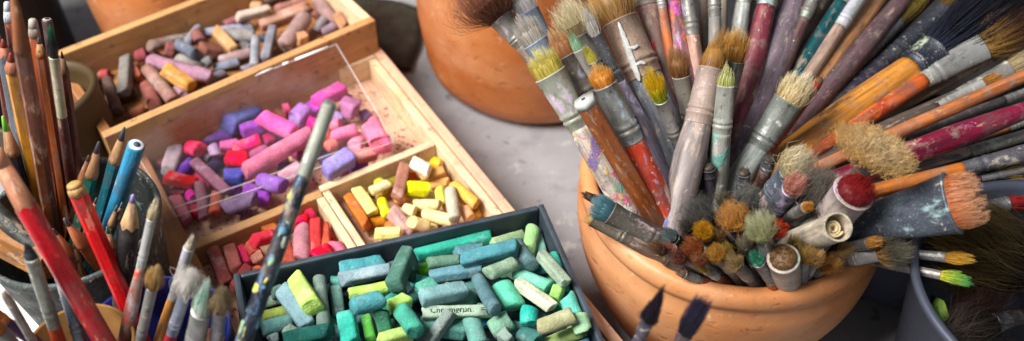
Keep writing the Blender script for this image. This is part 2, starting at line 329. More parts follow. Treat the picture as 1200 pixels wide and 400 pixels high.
PINK = [
(193,180,188,197,13,'#9a4f5c','r',0,'dusky rose'),(207,175,197,202,17,'#a9989e','s',1,'pale grey'),(187,210,229,216,13,'#bd1428','s',2,'scarlet'),
(221,173,236,176,17,'#da3a5a','r',1,'coral pink'),(226,189,211,205,13,'#6f3f9c','r',1,'deep violet'),(229,191,267,226,12,'#8f5f72','s',2,'long mauve'),
(236,163,273,155,16,'#7a4fa0','r',1,'bright purple'),(266,147,303,129,19,'#5d5a98','s',1,'slate indigo'),(282,155,307,148,15,'#8f50a8','s',2,'orchid violet'),
(305,152,315,158,15,'#7d2f60','r',1,'dark plum'),(304,136,346,157,18,'#ee6cac','r',3,'bubblegum pink'),(257,173,279,169,13,'#dc6fa6','r',1,'light rose'),
(274,177,306,165,14,'#e02a60','s',3,'crimson pink'),(264,188,293,190,19,'#d40f42','s',3,'hot red'),(310,160,319,169,15,'#a8285c','r',1,'wine'),
(296,184,313,175,13,'#b06088','r',1,'soft heather'),(285,203,366,155,18,'#d07890','r',3,'long printed pink'),(261,208,287,207,16,'#5a55b0','s',1,'blue violet'),
(322,166,336,159,11,'#6b62a6','r',1,'small periwinkle'),(315,121,339,138,10,'#8f4e38','s',0,'rust brown'),(344,144,359,129,18,'#a878bc','s',1,'lavender'),
(363,125,373,134,16,'#b858bc','s',1,'magenta violet'),(370,121,403,104,16,'#d0559a','s',2,'long fuchsia'),(402,124,419,131,20,'#b87ca4','s',2,'blocky mauve'),
(360,142,371,148,14,'#ea2a90','r',2,'neon pink'),(431,143,448,173,20,'#f27f98','s',3,'salmon pink'),(380,203,412,183,19,'#8f80ba','s',2,'lilac blue'),
(413,175,425,159,16,'#dc96ac','r',1,'baby pink'),(388,161,419,151,13,'#e87fa0','r',2,'candy pink'),(414,186,441,179,13,'#dc8a82','s',1,'peach pink'),
(305,212,333,219,18,'#9468b4','r',2,'amethyst'),(284,222,316,233,17,'#a65cc6','s',1,'lively violet'),(262,246,301,232,16,'#8a7490','r',2,'grey lavender'),
(256,227,252,251,14,'#b8604e','r',1,'salmon brown'),(222,227,228,236,12,'#d0409c','r',2,'magenta'),(234,213,240,257,12,'#90606c','r',2,'greyish pink'),
(202,234,215,263,14,'#a8606a','s',1,'old rose'),(196,226,215,230,13,'#7a2230','s',1,'dark garnet'),(227,202,244,224,12,'#a83c52','s',1,'raspberry'),
(330,212,357,196,20,'#d4a2b0','r',1,'pale blush'),(374,190,386,181,12,'#6f4f90','r',1,'grape'),(384,150,399,145,13,'#f08aa4','r',2,'shell pink'),
(382,173,393,167,12,'#e67e74','r',1,'apricot pink'),(331,128,341,126,11,'#c85a78','r',0,'small cerise'),(423,137,433,132,12,'#90689e','r',1,'dim lilac'),
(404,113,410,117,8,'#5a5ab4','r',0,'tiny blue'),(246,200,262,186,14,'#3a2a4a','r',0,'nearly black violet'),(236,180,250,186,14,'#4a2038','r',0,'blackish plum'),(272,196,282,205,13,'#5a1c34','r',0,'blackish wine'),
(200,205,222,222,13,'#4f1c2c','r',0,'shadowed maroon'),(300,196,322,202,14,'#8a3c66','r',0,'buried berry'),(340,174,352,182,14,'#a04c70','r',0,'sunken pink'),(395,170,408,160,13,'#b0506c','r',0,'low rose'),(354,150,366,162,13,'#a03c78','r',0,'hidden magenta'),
]
RED = [
(248,292,266,334,17,'#7f4440','s',1,'maroon brown'),(265,284,277,319,16,'#a8645a','s',2,'dusty terracotta'),(281,290,289,311,14,'#d24462','s',1,'raspberry pink'),
(290,285,301,300,14,'#d26052','s',1,'salmon'),(296,283,322,276,15,'#e64a5a','s',2,'watermelon'),(307,269,319,254,18,'#b8663c','s',0,'orange brown'),
(299,306,309,299,14,'#bc806c','s',2,'chipped beige'),(291,314,274,339,14,'#9a4a48','s',2,'brick'),(296,321,307,314,11,'#dc684a','r',1,'orange'),
(355,247,383,240,17,'#d8405c','r',1,'cherry pink'),(344,263,364,257,15,'#d01832','s',1,'deep scarlet'),(354,266,354,307,20,'#bc848c','r',2,'greyish pink'),
(369,256,370,301,12,'#d24c4c','s',1,'tall coral'),(380,262,382,291,12,'#d6644e','s',2,'light vermilion'),(393,264,392,293,13,'#b42a2a','s',1,'dark red'),
(367,301,389,291,17,'#e01040','r',3,'neon red'),(399,280,412,295,17,'#d4788e','r',2,'rose pink'),(331,283,339,312,18,'#b65a48','s',1,'rust'),
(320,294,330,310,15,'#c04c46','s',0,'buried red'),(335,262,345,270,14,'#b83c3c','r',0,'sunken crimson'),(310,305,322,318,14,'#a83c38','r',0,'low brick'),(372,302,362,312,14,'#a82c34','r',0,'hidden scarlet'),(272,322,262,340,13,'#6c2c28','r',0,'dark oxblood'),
]
YEL = [
(404,226,430,266,11,'#c87440','s',1,'slender rust'),(417,221,438,251,15,'#ead88a','s',2,'pale yellow'),(428,221,460,198,13,'#958a30','r',0,'olive'),
(434,225,458,214,10,'#ead9a6','r',1,'thin cream'),(470,190,465,232,15,'#ac7a68','s',2,'brown mauve'),(440,233,457,225,12,'#c49a58','r',0,'ochre'),
(447,236,454,254,13,'#dada3a','r',1,'acid yellow'),(457,246,481,274,16,'#c49a94','s',2,'dusty mauve'),(462,237,479,230,12,'#d68c4c','r',0,'burnt orange'),
(439,274,470,273,12,'#f4e898','s',2,'lemon cream'),(447,284,471,279,9,'#e4b48e','r',0,'pinkish tan'),(482,189,504,202,16,'#f2e8d2','r',2,'white'),
(497,188,516,178,12,'#dccb3c','s',0,'mustard yellow'),(506,190,520,192,12,'#ecba3c','s',1,'golden'),(492,210,531,196,12,'#c4945e','s',1,'tan'),
(502,219,541,208,12,'#d6a268','s',1,'light orange'),(476,221,502,223,16,'#e3e346','s',2,'vivid lemon'),(475,211,486,205,11,'#d67a38','r',0,'deep orange'),
(485,241,516,240,14,'#ead49c','r',1,'sandy cream'),(473,245,488,249,15,'#ecd9a4','r',2,'stubby cream'),(497,250,533,260,15,'#f0db9e','r',2,'long ivory'),
(481,260,501,265,15,'#eacc92','r',2,'pale buff'),(515,221,518,240,10,'#dce46c','r',1,'light lime'),(528,222,533,258,15,'#b4ab98','r',2,'stone grey'),
(531,216,559,240,14,'#deb05e','r',1,'honey'),(543,242,551,258,15,'#f0ba90','r',2,'peach'),(555,248,570,251,13,'#eeac4c','s',1,'bright orange'),
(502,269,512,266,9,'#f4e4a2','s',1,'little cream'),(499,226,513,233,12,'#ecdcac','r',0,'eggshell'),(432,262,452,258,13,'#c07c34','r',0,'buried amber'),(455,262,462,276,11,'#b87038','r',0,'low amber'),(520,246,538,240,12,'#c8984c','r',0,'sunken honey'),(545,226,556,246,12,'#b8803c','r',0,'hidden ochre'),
]
BRN = [
(99,79,113,111,13,'#6a4a3a','r',0,'dark umber'),(110,77,129,88,13,'#a03a28','r',1,'brick red'),(147,67,145,111,14,'#7d766e','s',2,'tall grey'),
(156,80,163,93,12,'#b0552e','s',1,'burnt orange'),(126,94,138,133,14,'#64493f','r',1,'chocolate'),(157,64,173,62,16,'#903a42','r',1,'wine red'),
(120,126,128,137,12,'#6f2f20','r',0,'dark rust'),(151,136,169,127,12,'#a86038','r',0,'low orange'),(174,54,218,33,13,'#80665a','r',1,'greyish brown'),
(193,56,205,59,15,'#94504a','s',2,'red brown'),(207,51,230,65,14,'#606674','r',2,'slate blue'),(176,71,248,91,17,'#9a6c80','r',1,'long mauve'),
(207,69,246,73,14,'#948a82','r',0,'light grey'),(191,80,226,103,17,'#d0922c','s',2,'yellow ochre'),(170,78,203,118,16,'#926858','r',2,'rosy brown'),
(171,98,182,123,17,'#8c4a3c','r',0,'sienna'),(204,105,217,114,13,'#966f78','r',0,'dull mauve'),(228,36,236,50,14,'#804e48','r',2,'round mahogany'),
(235,58,258,62,16,'#844e3e','s',2,'chestnut'),(222,20,297,31,9,'#9090a4','r',2,'long blue grey'),(228,28,218,52,9,'#8a8794','r',1,'thin blue grey'),
(251,35,275,60,14,'#ca9258','s',3,'caramel'),(253,19,289,6,10,'#a05e60','r',1,'rosewood'),(293,-2,300,12,15,'#c89260','s',1,'sand'),
(277,21,316,11,11,'#baa492','s',2,'cream grey'),(267,40,298,43,17,'#857f7a','r',1,'thick ash'),(304,30,365,8,15,'#b8866c','s',3,'long tan'),
(300,44,298,78,9,'#8c8c94','r',2,'slim grey'),(303,42,313,47,10,'#454a5e','r',1,'navy'),(320,32,311,71,11,'#807c86','s',2,'smoky grey'),
(357,22,333,54,20,'#9c7c76','r',2,'thick dusty mauve'),(252,80,281,72,11,'#777888','r',2,'cool grey'),(257,72,295,61,13,'#927470','r',1,'taupe'),
(284,83,321,70,10,'#7f7982','r',1,'ash violet'),(348,47,361,43,14,'#d2925e','s',2,'short apricot'),(382,21,371,36,12,'#7a6d70','r',2,'pebble grey'),
(378,39,393,30,12,'#846a76','r',2,'plum grey'),(375,1,394,28,17,'#926e6a','r',1,'faded maroon'),(401,15,415,28,13,'#c0865f','s',1,'clay'),
(324,11,356,1,9,'#a86e5e','r',1,'terracotta'),(369,20,375,14,12,'#845448','r',0,'cocoa'),(321,4,331,8,10,'#904e44','r',0,'brownish red'),
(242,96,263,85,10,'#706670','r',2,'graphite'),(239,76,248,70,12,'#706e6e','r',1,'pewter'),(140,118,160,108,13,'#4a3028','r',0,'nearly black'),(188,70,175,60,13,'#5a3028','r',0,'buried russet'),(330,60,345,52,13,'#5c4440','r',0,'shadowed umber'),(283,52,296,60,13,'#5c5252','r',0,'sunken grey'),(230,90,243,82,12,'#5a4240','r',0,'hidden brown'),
(338,-4,362,-12,12,'#8a5a4c','r',1,'distant rust'),(300,-8,325,-14,13,'#7a5c54','r',1,'distant mauve'),
]
FILL = [
(334,385,355,398,15,'#7f9484','s',0,'half buried sage'),
(376,337,367,352,13,'#4a9c8c','s',0,'half buried jade'),
(383,385,400,398,18,'#557274','s',0,'half buried slate'),
(419,342,416,361,16,'#3f8088','r',0,'half buried teal'),
(431,350,448,361,17,'#5c7d6a','s',0,'half buried moss'),
(472,342,451,357,13,'#3caa98','r',0,'half buried aqua'),
(496,340,475,355,15,'#3c6f6a','r',0,'half buried pine'),
(510,333,489,342,17,'#57a590','s',0,'half buried mint'),
(530,336,509,355,16,'#93a87c','s',0,'half buried pear'),
(489,311,466,312,15,'#5b8790','r',0,'half buried denim'),
(516,316,543,319,15,'#4e8c50','s',0,'half buried fern'),
(564,300,539,315,16,'#4b7a6c','s',0,'half buried spruce'),
(595,308,588,327,16,'#6f9c88','r',0,'half buried celadon'),
(626,314,597,321,13,'#86a387','s',0,'half buried lichen'),
(643,313,612,314,14,'#4a868e','s',0,'half buried ocean'),
(656,344,623,347,17,'#5e9c48','r',0,'half buried leaf green'),
(629,395,614,408,17,'#83948a','s',0,'half buried ash'),
(652,355,667,368,18,'#2f8c76','s',0,'half buried emerald'),
(556,362,587,369,16,'#4f8078','r',0,'half buried juniper'),
(568,351,595,352,16,'#2c5a58','r',0,'half buried petrol'),
(585,383,614,386,13,'#5fa895','s',0,'half buried seafoam'),
(684,380,667,395,15,'#7d8c54','r',0,'half buried olive')]
FILLP = [
(350,161,353,174,13,'#d0709c','r',0,'half hidden pink'),
(379,173,364,178,16,'#a07090','s',0,'half hidden mauve'),
(407,194,392,197,16,'#c05878','r',0,'half hidden rose'),
(425,191,414,200,15,'#8858a8','s',0,'half hidden violet'),
(387,134,404,141,12,'#a088b8','r',0,'half hidden lilac'),
(436,151,435,168,16,'#b03868','r',0,'half hidden berry'),
(337,185,322,194,12,'#703860','s',0,'half hidden plum'),
(304,196,319,203,15,'#d08070','r',0,'half hidden salmon'),
(361,208,342,219,15,'#d8a0b0','s',0,'half hidden blush'),
(292,206,299,217,12,'#c02850','s',0,'half hidden crimson'),
(262,220,281,223,15,'#a858b0','r',0,'half hidden orchid'),
(237,235,258,236,12,'#a87898','r',0,'half hidden heather'),
(215,245,236,250,13,'#c83850','s',0,'half hidden cherry'),
(273,243,290,244,16,'#604890','r',0,'half hidden grape'),
(380,152,379,167,16,'#e07868','r',0,'half hidden coral'),
(249,171,254,184,12,'#b090b0','r',0,'half hidden thistle')]
FILLY = [
(420,242,439,249,12,'#e8d8a0','r',0,'half hidden cream'),
(440,212,455,223,13,'#e0d858','s',0,'half hidden lemon'),
(477,256,462,267,12,'#c89860','r',0,'half hidden tan'),
(503,247,484,252,13,'#c0903c','r',0,'half hidden ochre'),
(514,198,509,209,14,'#e0b848','r',0,'half hidden gold'),
(547,229,532,234,16,'#e0c490','s',0,'half hidden buff'),
(524,255,527,268,16,'#ecdcb0','r',0,'half hidden ivory'),
(479,224,488,239,12,'#d8b880','s',0,'half hidden sand')]

ORDER = {}
def stick_mesh(L, r, sq, seed):
    n = 24 if sq else 18; pw = 8.0 if sq else 2.0; k = .93 if sq else 1
    xs = [-.5, -.485, -.45, -.3, -.1, .1, .3, .45, .485, .5]; sc = [.80, .93, 1, 1, 1, 1, 1, 1, .93, .80]
    rr = random.Random(seed); tl = [rr.uniform(-.35, .35) for _ in range(4)]
    tw = rr.uniform(-.06, .06)
    vs = []
    h = L/2
    dx = [-h, -h+.10*r, -h+.34*r, -h*.55, -h*.2, h*.2, h*.55, h-.34*r, h-.10*r, h]
    chip = [rr.uniform(0, 2*pi), rr.uniform(0, 2*pi), rr.uniform(.0, .5), rr.uniform(.0, .5)]
    for j, x in enumerate(dx):
        end = -1 if x < 0 else 1
        e = min(1, max(0, (abs(x)-h*.5)/(h*.5)))
        for i in range(n):
            a = 2*pi*i/n+pi/n; c, s = cos(a), sin(a); q = (abs(c)**pw+abs(s)**pw)**(-1/pw)*k*r*sc[j]*(1+tw*end*e)
            p = V((x, c*q, s*q))
            ang = chip[0 if end < 0 else 1]; am = chip[2 if end < 0 else 3]
            side = max(0, cos(a-ang))
            p.x -= end*e*e*side*am*r*1.3*(1 if j in (0, 1, 8, 9) else .45)
            p.x += e*(tl[0 if end < 0 else 2]*p.y + tl[1 if end < 0 else 3]*p.z)
            nz = noise.noise(p*120+V((seed*3.1, 0, 0)))*.07 + noise.noise(p*330+V((0, seed*2.7, 0)))*.075
            p.y *= 1+nz; p.z *= 1+nz
            vs.append(tuple(p))
    fs = []
    m = len(dx)
    for j in range(m-1):
        for i in range(n):
            i2 = (i+1) % n; fs.append((j*n+i, j*n+i2, (j+1)*n+i2, (j+1)*n+i))
    for j, rev in ((0, True), (m-1, False)):
        c = sum((V(vs[j*n+i]) for i in range(n)), V())/n; vs.append(tuple(c)); ci = len(vs)-1
        for i in range(n):
            i2 = (i+1) % n; fs.append((ci, j*n+i2, j*n+i) if rev else (ci, j*n+i, j*n+i2))
    return vs, fs
def heap(rows, floor, top, M, box, where, group):
    "place sticks bottom to top, each as low as it can lie on the ones before it"
    u0, u1, v0, v1 = box; Mi = M.inverted(); placed = []; out = []
    rows = sorted(enumerate(rows), key=lambda q: (q[1][7], q[0]))
    tt = np.linspace(0, 1, 9)[:, None]
    for idx, (x1, y1, x2, y2, w, hx, sh, lay, nm) in rows:
        r = .5*(1.12 if where == 'pink compartment' else .99)*w*depth(P((x1+x2)/2, (y1+y2)/2, (floor+top)/2))/F
        r = max(.0030, r)*(.95 if sh == 's' else 1)
        def pt(px, py, z):
            q = Mi @ P(px, py, z); q.x = min(u1-r, max(u0+r, q.x)); q.y = min(v1-r, max(v0+r, q.y)); return M @ q
        best = None
        zs = [floor+r+.0018*i for i in range(int((top+.010-floor-r)/.0018)+2)]
        A = [pt(x1, y1, z) for z in zs]; Bq = [pt(x2, y2, z) for z in zs]
        cand = sorted((za+zb+.6*abs(za-zb), i, j) for i, za in enumerate(zs) for j, zb in enumerate(zs) if abs(za-zb) < .014)
        L0 = (A[0]-Bq[0]).length
        if placed:
            PP = np.array([np.array(a)[None]*(1-tt)+np.array(b_)[None]*tt for a, b_, _ in placed])  # k,9,3
            RR = np.array([c for _, _, c in placed])
        bestgap = -9
        for c_, i, j in cand:
            a, b_ = A[i], Bq[j]
            if not placed: best = (a, b_); break
            ln = (b_-a).length; e = min(.35, r*.7/ln) if ln else 0
            S = np.array(a)[None]*(1-(e+(1-2*e)*tt))+np.array(b_)[None]*(e+(1-2*e)*tt)
            d = np.sqrt(((PP[:, :, None, :]-S[None, None])**2).sum(-1)).min((1, 2))-.88*(RR+r)
            g = d.min()
            if g >= 0: best = (a, b_); break
            if g > bestgap: bestgap = g; fall = (a, b_)
        if best is None: best = fall
        a, b_ = best; placed.append((a, b_, r))
        d = (b_-a); L = max(d.length, 1.6*r); d.normalize(); c = (a+b_)/2
        up = (V((0, 0, 1))-d*d.z).normalized(); y = up.cross(d).normalized()
        roll = random.uniform(-.35, .35); y2 = y*cos(roll)+up*sin(roll); z2 = d.cross(y2)
        vs, fs = stick_mesh(L, r*(1.06 if sh == 's' else 1), sh == 's', idx+len(rows)*7)
        o = mk('pastel_stick', vs, fs, m_pastel())
        o.matrix_world = Matrix(((d.x, y2.x, z2.x, c.x), (d.y, y2.y, z2.y, c.y), (d.z, y2.z, z2.z, c.z), (0, 0, 0, 1)))
        o.color = tuple(.98*max(0, lum+(q-lum)*(1.0 if where == 'black tray' else .88 if where == 'brown pastel box' else 1.12)) for q in lin(hx) for lum in [sum(lin(hx))/3])+(1,)
        out.append((o, nm, sh, L/r, c)); ORDER[(where, nm)] = o
    for o, nm, sh, lr, c in out:
        near = sorted(((c-c2).length, n2) for o2, n2, _, _, c2 in out if o2 is not o and n2 != nm)[0][1]
        size = 'short ' if lr < 3.0 else ('long ' if lr > 7.5 else '')
        tag(o, f"{size}{nm} {'square' if sh=='s' else 'round'} pastel beside the {near} one in the {where}", 'pastel', group)
    return out
def crumbs(name, M, box, z, cols, n=900):
    u0, u1, v0, v1 = box; vs, fs = [], []
    for i in range(n):
        u, v = random.uniform(u0+.002, u1-.002), random.uniform(v0+.002, v1-.002); s = random.uniform(.0002, .0009)
        k = len(vs)
        for (dx, dy, dz) in ((-1, -1, 0), (1, -1, 0), (1, 1, 0), (-1, 1, 0), (0, 0, 1)):
            p = M @ V((u+s*dx*random.uniform(.5, 1.2), v+s*dy*random.uniform(.5, 1.2), 0)); vs.append((p.x, p.y, z+s*dz*random.uniform(.5, 1)+.0001))
        fs += [(k, k+1, k+4), (k+1, k+2, k+4), (k+2, k+3, k+4), (k+3, k, k+4), (k+3, k+2, k+1, k)]
    o = mk(name, vs, fs, m_plain(cols[0], .9, .2, cols[1], 60), None, False); o['kind'] = 'stuff'; return o
Bx = dict(pink=(-.1626, -.0124, -.0980, -.0076), red=(-.1626, -.0920, -.30, -.1050), yellow=(-.0812, -.0126, -.30, -.1010))
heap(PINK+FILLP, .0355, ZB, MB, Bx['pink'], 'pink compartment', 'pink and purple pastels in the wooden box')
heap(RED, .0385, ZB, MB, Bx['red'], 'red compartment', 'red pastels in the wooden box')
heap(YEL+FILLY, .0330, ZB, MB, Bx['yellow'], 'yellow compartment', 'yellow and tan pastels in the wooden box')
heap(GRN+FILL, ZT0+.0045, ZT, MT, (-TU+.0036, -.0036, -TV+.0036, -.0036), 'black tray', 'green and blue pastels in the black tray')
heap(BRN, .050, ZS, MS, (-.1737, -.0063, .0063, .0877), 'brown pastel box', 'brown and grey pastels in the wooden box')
crumbs('pastel_crumbs', MB, Bx['pink'], .0331, ('#7a3a5c', '#a0506a')); crumbs('pastel_crumbs', MB, Bx['red'], .0331, ('#a04a40', '#7a2c2c'))
crumbs('pastel_crumbs', MB, Bx['yellow'], .0331, ('#c88a40', '#d8b060')); crumbs('pastel_crumbs', MT, (-TU+.004, -.004, -TV+.004, -.004), ZT0+.0021, ('#3c6a5c', '#6a9a78'))
crumbs('pastel_crumbs', MS, (-.173, -.007, .007, .087), .0501, ('#5a3a2e', '#7a5a4a'))

# printed words on one stick
def print_on(stick, lines, mat):
    M = stick.matrix_world; xs = [v.co for v in stick.data.vertices]; L = max(v.x for v in xs)-min(v.x for v in xs); r = max(v.z for v in xs)
    tc = (M.inverted().to_3x3() @ (CAM-M.translation)); phi = atan2(tc.z, tc.y)
    for (s, x0, dphi, size) in lines:
        cu = bpy.data.curves.new('lettering', 'FONT'); cu.body = s; cu.size = size; cu.align_x = 'LEFT'; cu.align_y = 'CENTER'; cu.resolution_u = 2
        tmp = bpy.data.objects.new('lettering', cu); COL.objects.link(tmp); bpy.context.view_layer.update()
        me = bpy.data.meshes.new_from_object(tmp.evaluated_get(bpy.context.evaluated_depsgraph_get())); bpy.data.objects.remove(tmp)
        bm = bmesh.new(); bm.from_mesh(me)
        bmesh.ops.subdivide_edges(bm, edges=[e for e in bm.edges if e.calc_length() > size*.3], cuts=1)
        for v in bm.verts:
            a = phi+(dphi+v.co.y/r)*DIR; v.co = V((x0+v.co.x*DIRX, cos(a)*r*1.035, sin(a)*r*1.035))
        bm.to_mesh(me); bm.free(); me.materials.clear(); me.materials.append(mat)
        o = bpy.data.objects.new('lettering', me); COL.objects.link(o); o.parent = stick
DIR = -1; DIRX = 1
ink = m_plain('#26302a', .9, .1, '#36423a', 300)
if ('black tray', 'inscribed pale olive') in ORDER:
    print_on(ORDER[('black tray', 'inscribed pale olive')], [('Chromgrün', -.0125, .40, .0042), ('hell', .0030, -.40, .0042), ('==', .0118, .40, .0042)], ink)

# ------------------------------------------------------------------ clay pots
def pot(label, c, prof, mat, seed, tilt=(0, 0), name='clay_pot', n=96, amp=.012):
    root = empty(name, Matrix.Translation(c) @ Matrix.Rotation(tilt[0], 4, 'X') @ Matrix.Rotation(tilt[1], 4, 'Y'), label, 'pot')
    vs, fs = lathe(prof, n, amp, 22, seed); o = mk('body', vs, fs, mat, root); return root
TERRA = m_terra('#b47040', '#ca8c58', '#985628')
TERRA2 = m_terra('#aa5c2c', '#bf763e', '#8c441a')
ZR = .095; RC = V((.1153, -.0673, 0)); DZ = .035
def potprof(r0, rm, rt, h, lip, wall_):
    pr = [(.001, .0), (r0*.93, 0), (r0, .004)]
    for i in range(1, 10):
        s = i/10; pr.append((r0+(rm-r0)*sin(min(1, s*1.15)*pi/2), .004+(h-.015)*s))
    pr += [(rt-.0002, h-.0125), (rt+.0002, h-.0108), (rt+.0012, h-.0098), (rt+.0014, h-.007), (rt+.0012, h-.004), (rt, h-.0012), (rt-.002, h), (rt-wall_+.002, h), (rt-wall_, h-.0015)]
    pr += [(rt-wall_-.001, h-.02), (rt-wall_-.002, h*.5), (r0-wall_, .012), (.001, .010)]
    return pr
pot('round terracotta pot crammed with paint brushes beside the black tray', RC, potprof(.062, .0805, .0785, ZR, 0, .0072), TERRA, 3.3)
pot('large smooth terracotta pot standing behind the brush pot', V((.018, .145, 0)), [(.001, 0), (.066, 0), (.073, .0025), (.078, .008), (.081, .018), (.084, .05), (.087, .12), (.089, .20), (.084, .20), (.080, .05), (.001, .012)], TERRA2, 8.1)
pot('orange terracotta pot behind the box of brown pastels', (MS @ V((-.088, .156, 0)))*1.0, [(.001, 0), (.040, 0), (.043, .003), (.047, .05), (.050, .12), (.046, .12), (.04, .01), (.001, .01)], TERRA2, 5.2)
pot('dark red brown clay pot half hidden between the boxes and big pot', P(452, -75, 0), [(.001, 0), (.05, 0), (.054, .004), (.062, .06), (.066, .12), (.06, .12), (.05, .01), (.001, .01)], m_terra('#7a2c18', '#8c3a20', '#501c10'), 1.2)
# crumpled dark brown sheet put over dark ground between box and pots
tk = mk('dark_sheet', *(lambda c: ([tuple(c+V((x*.075-.03+.02*noise.noise(V((x, y, 3)))*1, y*.075+.02*noise.noise(V((x, y, 9))), .003+.004*noise.noise(V((x*2.1, y*2.1, 0)))+.003))) for y in [i/12-.5 for i in range(13)] for x in [i/12-.5 for i in range(13)]], [(j*13+i, j*13+i+1, (j+1)*13+i+1, (j+1)*13+i) for j in range(12) for i in range(12)]))(P(470, 40, 0)), m_plain('#2c1c14', .9, .2, '#3a3a30', 50))
tag(tk, 'crumpled dark brown sheet on the table beside the large smooth pot', 'rag')
sd = tk.modifiers.new('thick', 'SOLIDIFY'); sd.thickness = .002

# ------------------------------------------------------------------ brushes and pencils
def tuft(L, ax, ay, splay, n, curl, rnd=.25, hw=.00011, jit=.10, seed=0, core=.55):
    R = random.Random(seed); vs, fs, T, Q = [], [], [], []; n = int(n*1.6)
    S = 3
    nc = max(6, n//22); CL = []
    for k in range(nc):
        a = R.uniform(0, 2*pi); rr = sqrt(R.random()); CL.append((ax*rr*cos(a), ay*rr*sin(a), R.gauss(0, jit)*max(ax, ay)*1.3, R.gauss(0, jit)*max(ax, ay)*1.3, R.uniform(.8, 1.12), R.uniform(.08, .5), R.random()))
    for k in range(n):
        a = R.uniform(0, 2*pi); rr = sqrt(R.random()); x, y = ax*rr*cos(a)*.95, ay*rr*sin(a)*.95
        cl = min(CL, key=lambda c: (c[0]-x)**2+(c[1]-y)**2)
        hl = L*(1-rnd*rr*rr)*R.uniform(.80, 1.04)
        ex = x*(1+splay)+R.gauss(0, jit)*max(ax, ay)*.8; ey = y*(1+splay)+R.gauss(0, jit)*max(ax, ay)*.8
        ex += (cl[0]*(1+splay)+cl[2]-ex)*cl[5]; ey += (cl[1]*(1+splay)+cl[3]-ey)*cl[5]; hl *= cl[4]
        cxx, cyy = R.gauss(0, curl)*L, R.gauss(0, curl)*L
        rv = .55*R.random()+.45*cl[6]; w = hw*R.uniform(.7, 1.4); ph = R.uniform(0, 6); b0 = len(vs)
        for s in range(S+1):
            q = s/S; bow = sin(q*pi)
            cx = x+(ex-x)*q**1.3+cxx*bow+R.gauss(0, curl*.25)*L*q; cy = y+(ey-y)*q**1.3+cyy*bow+R.gauss(0, curl*.25)*L*q; wz = w*(1-.75*q)
            for i in range(3):
                an = ph+2.094*i; vs.append((cx+wz*cos(an), cy+wz*sin(an), hl*q-.0006*(1-q))); T.append(q*hl/L); Q.append(rv)
        for s in range(S):
            for i in range(3):
                i2 = (i+1) % 3; fs.append((b0+s*3+i, b0+s*3+i2, b0+s*3+3+i2, b0+s*3+3+i))
    if core:
        b0 = len(vs); m = 12
        for q, k in ((0, .93), (.25, .93+.2*splay*core), (core*.75, (.8+.5*splay)), (core, .35)):
            for i in range(m):
                a = 2*pi*i/m; vs.append((ax*k*cos(a), ay*k*sin(a), L*q)); T.append(q*.8); Q.append(.25)
        for s in range(3):
            for i in range(m):
                i2 = (i+1) % m; fs.append((b0+s*m+i, b0+s*m+i2, b0+s*m+m+i2, b0+s*m+m+i))
        fs.append(tuple(b0+3*m+i for i in range(m)))
    return vs, fs, T, Q
def add_tuft(root, z0, hair, *a, **k):
    vs, fs, T, Q = tuft(*a, **k); vs = [(x, y, z+z0) for x, y, z in vs]
    o = mk('bristles', vs, fs, m_hair(*hair), root, True)
    for nm, d in (('t', T), ('rnd', Q)):
        at = o.data.attributes.new(nm, 'FLOAT', 'POINT'); at.data.foreach_set('value', d)
    return o
SEED = [11]
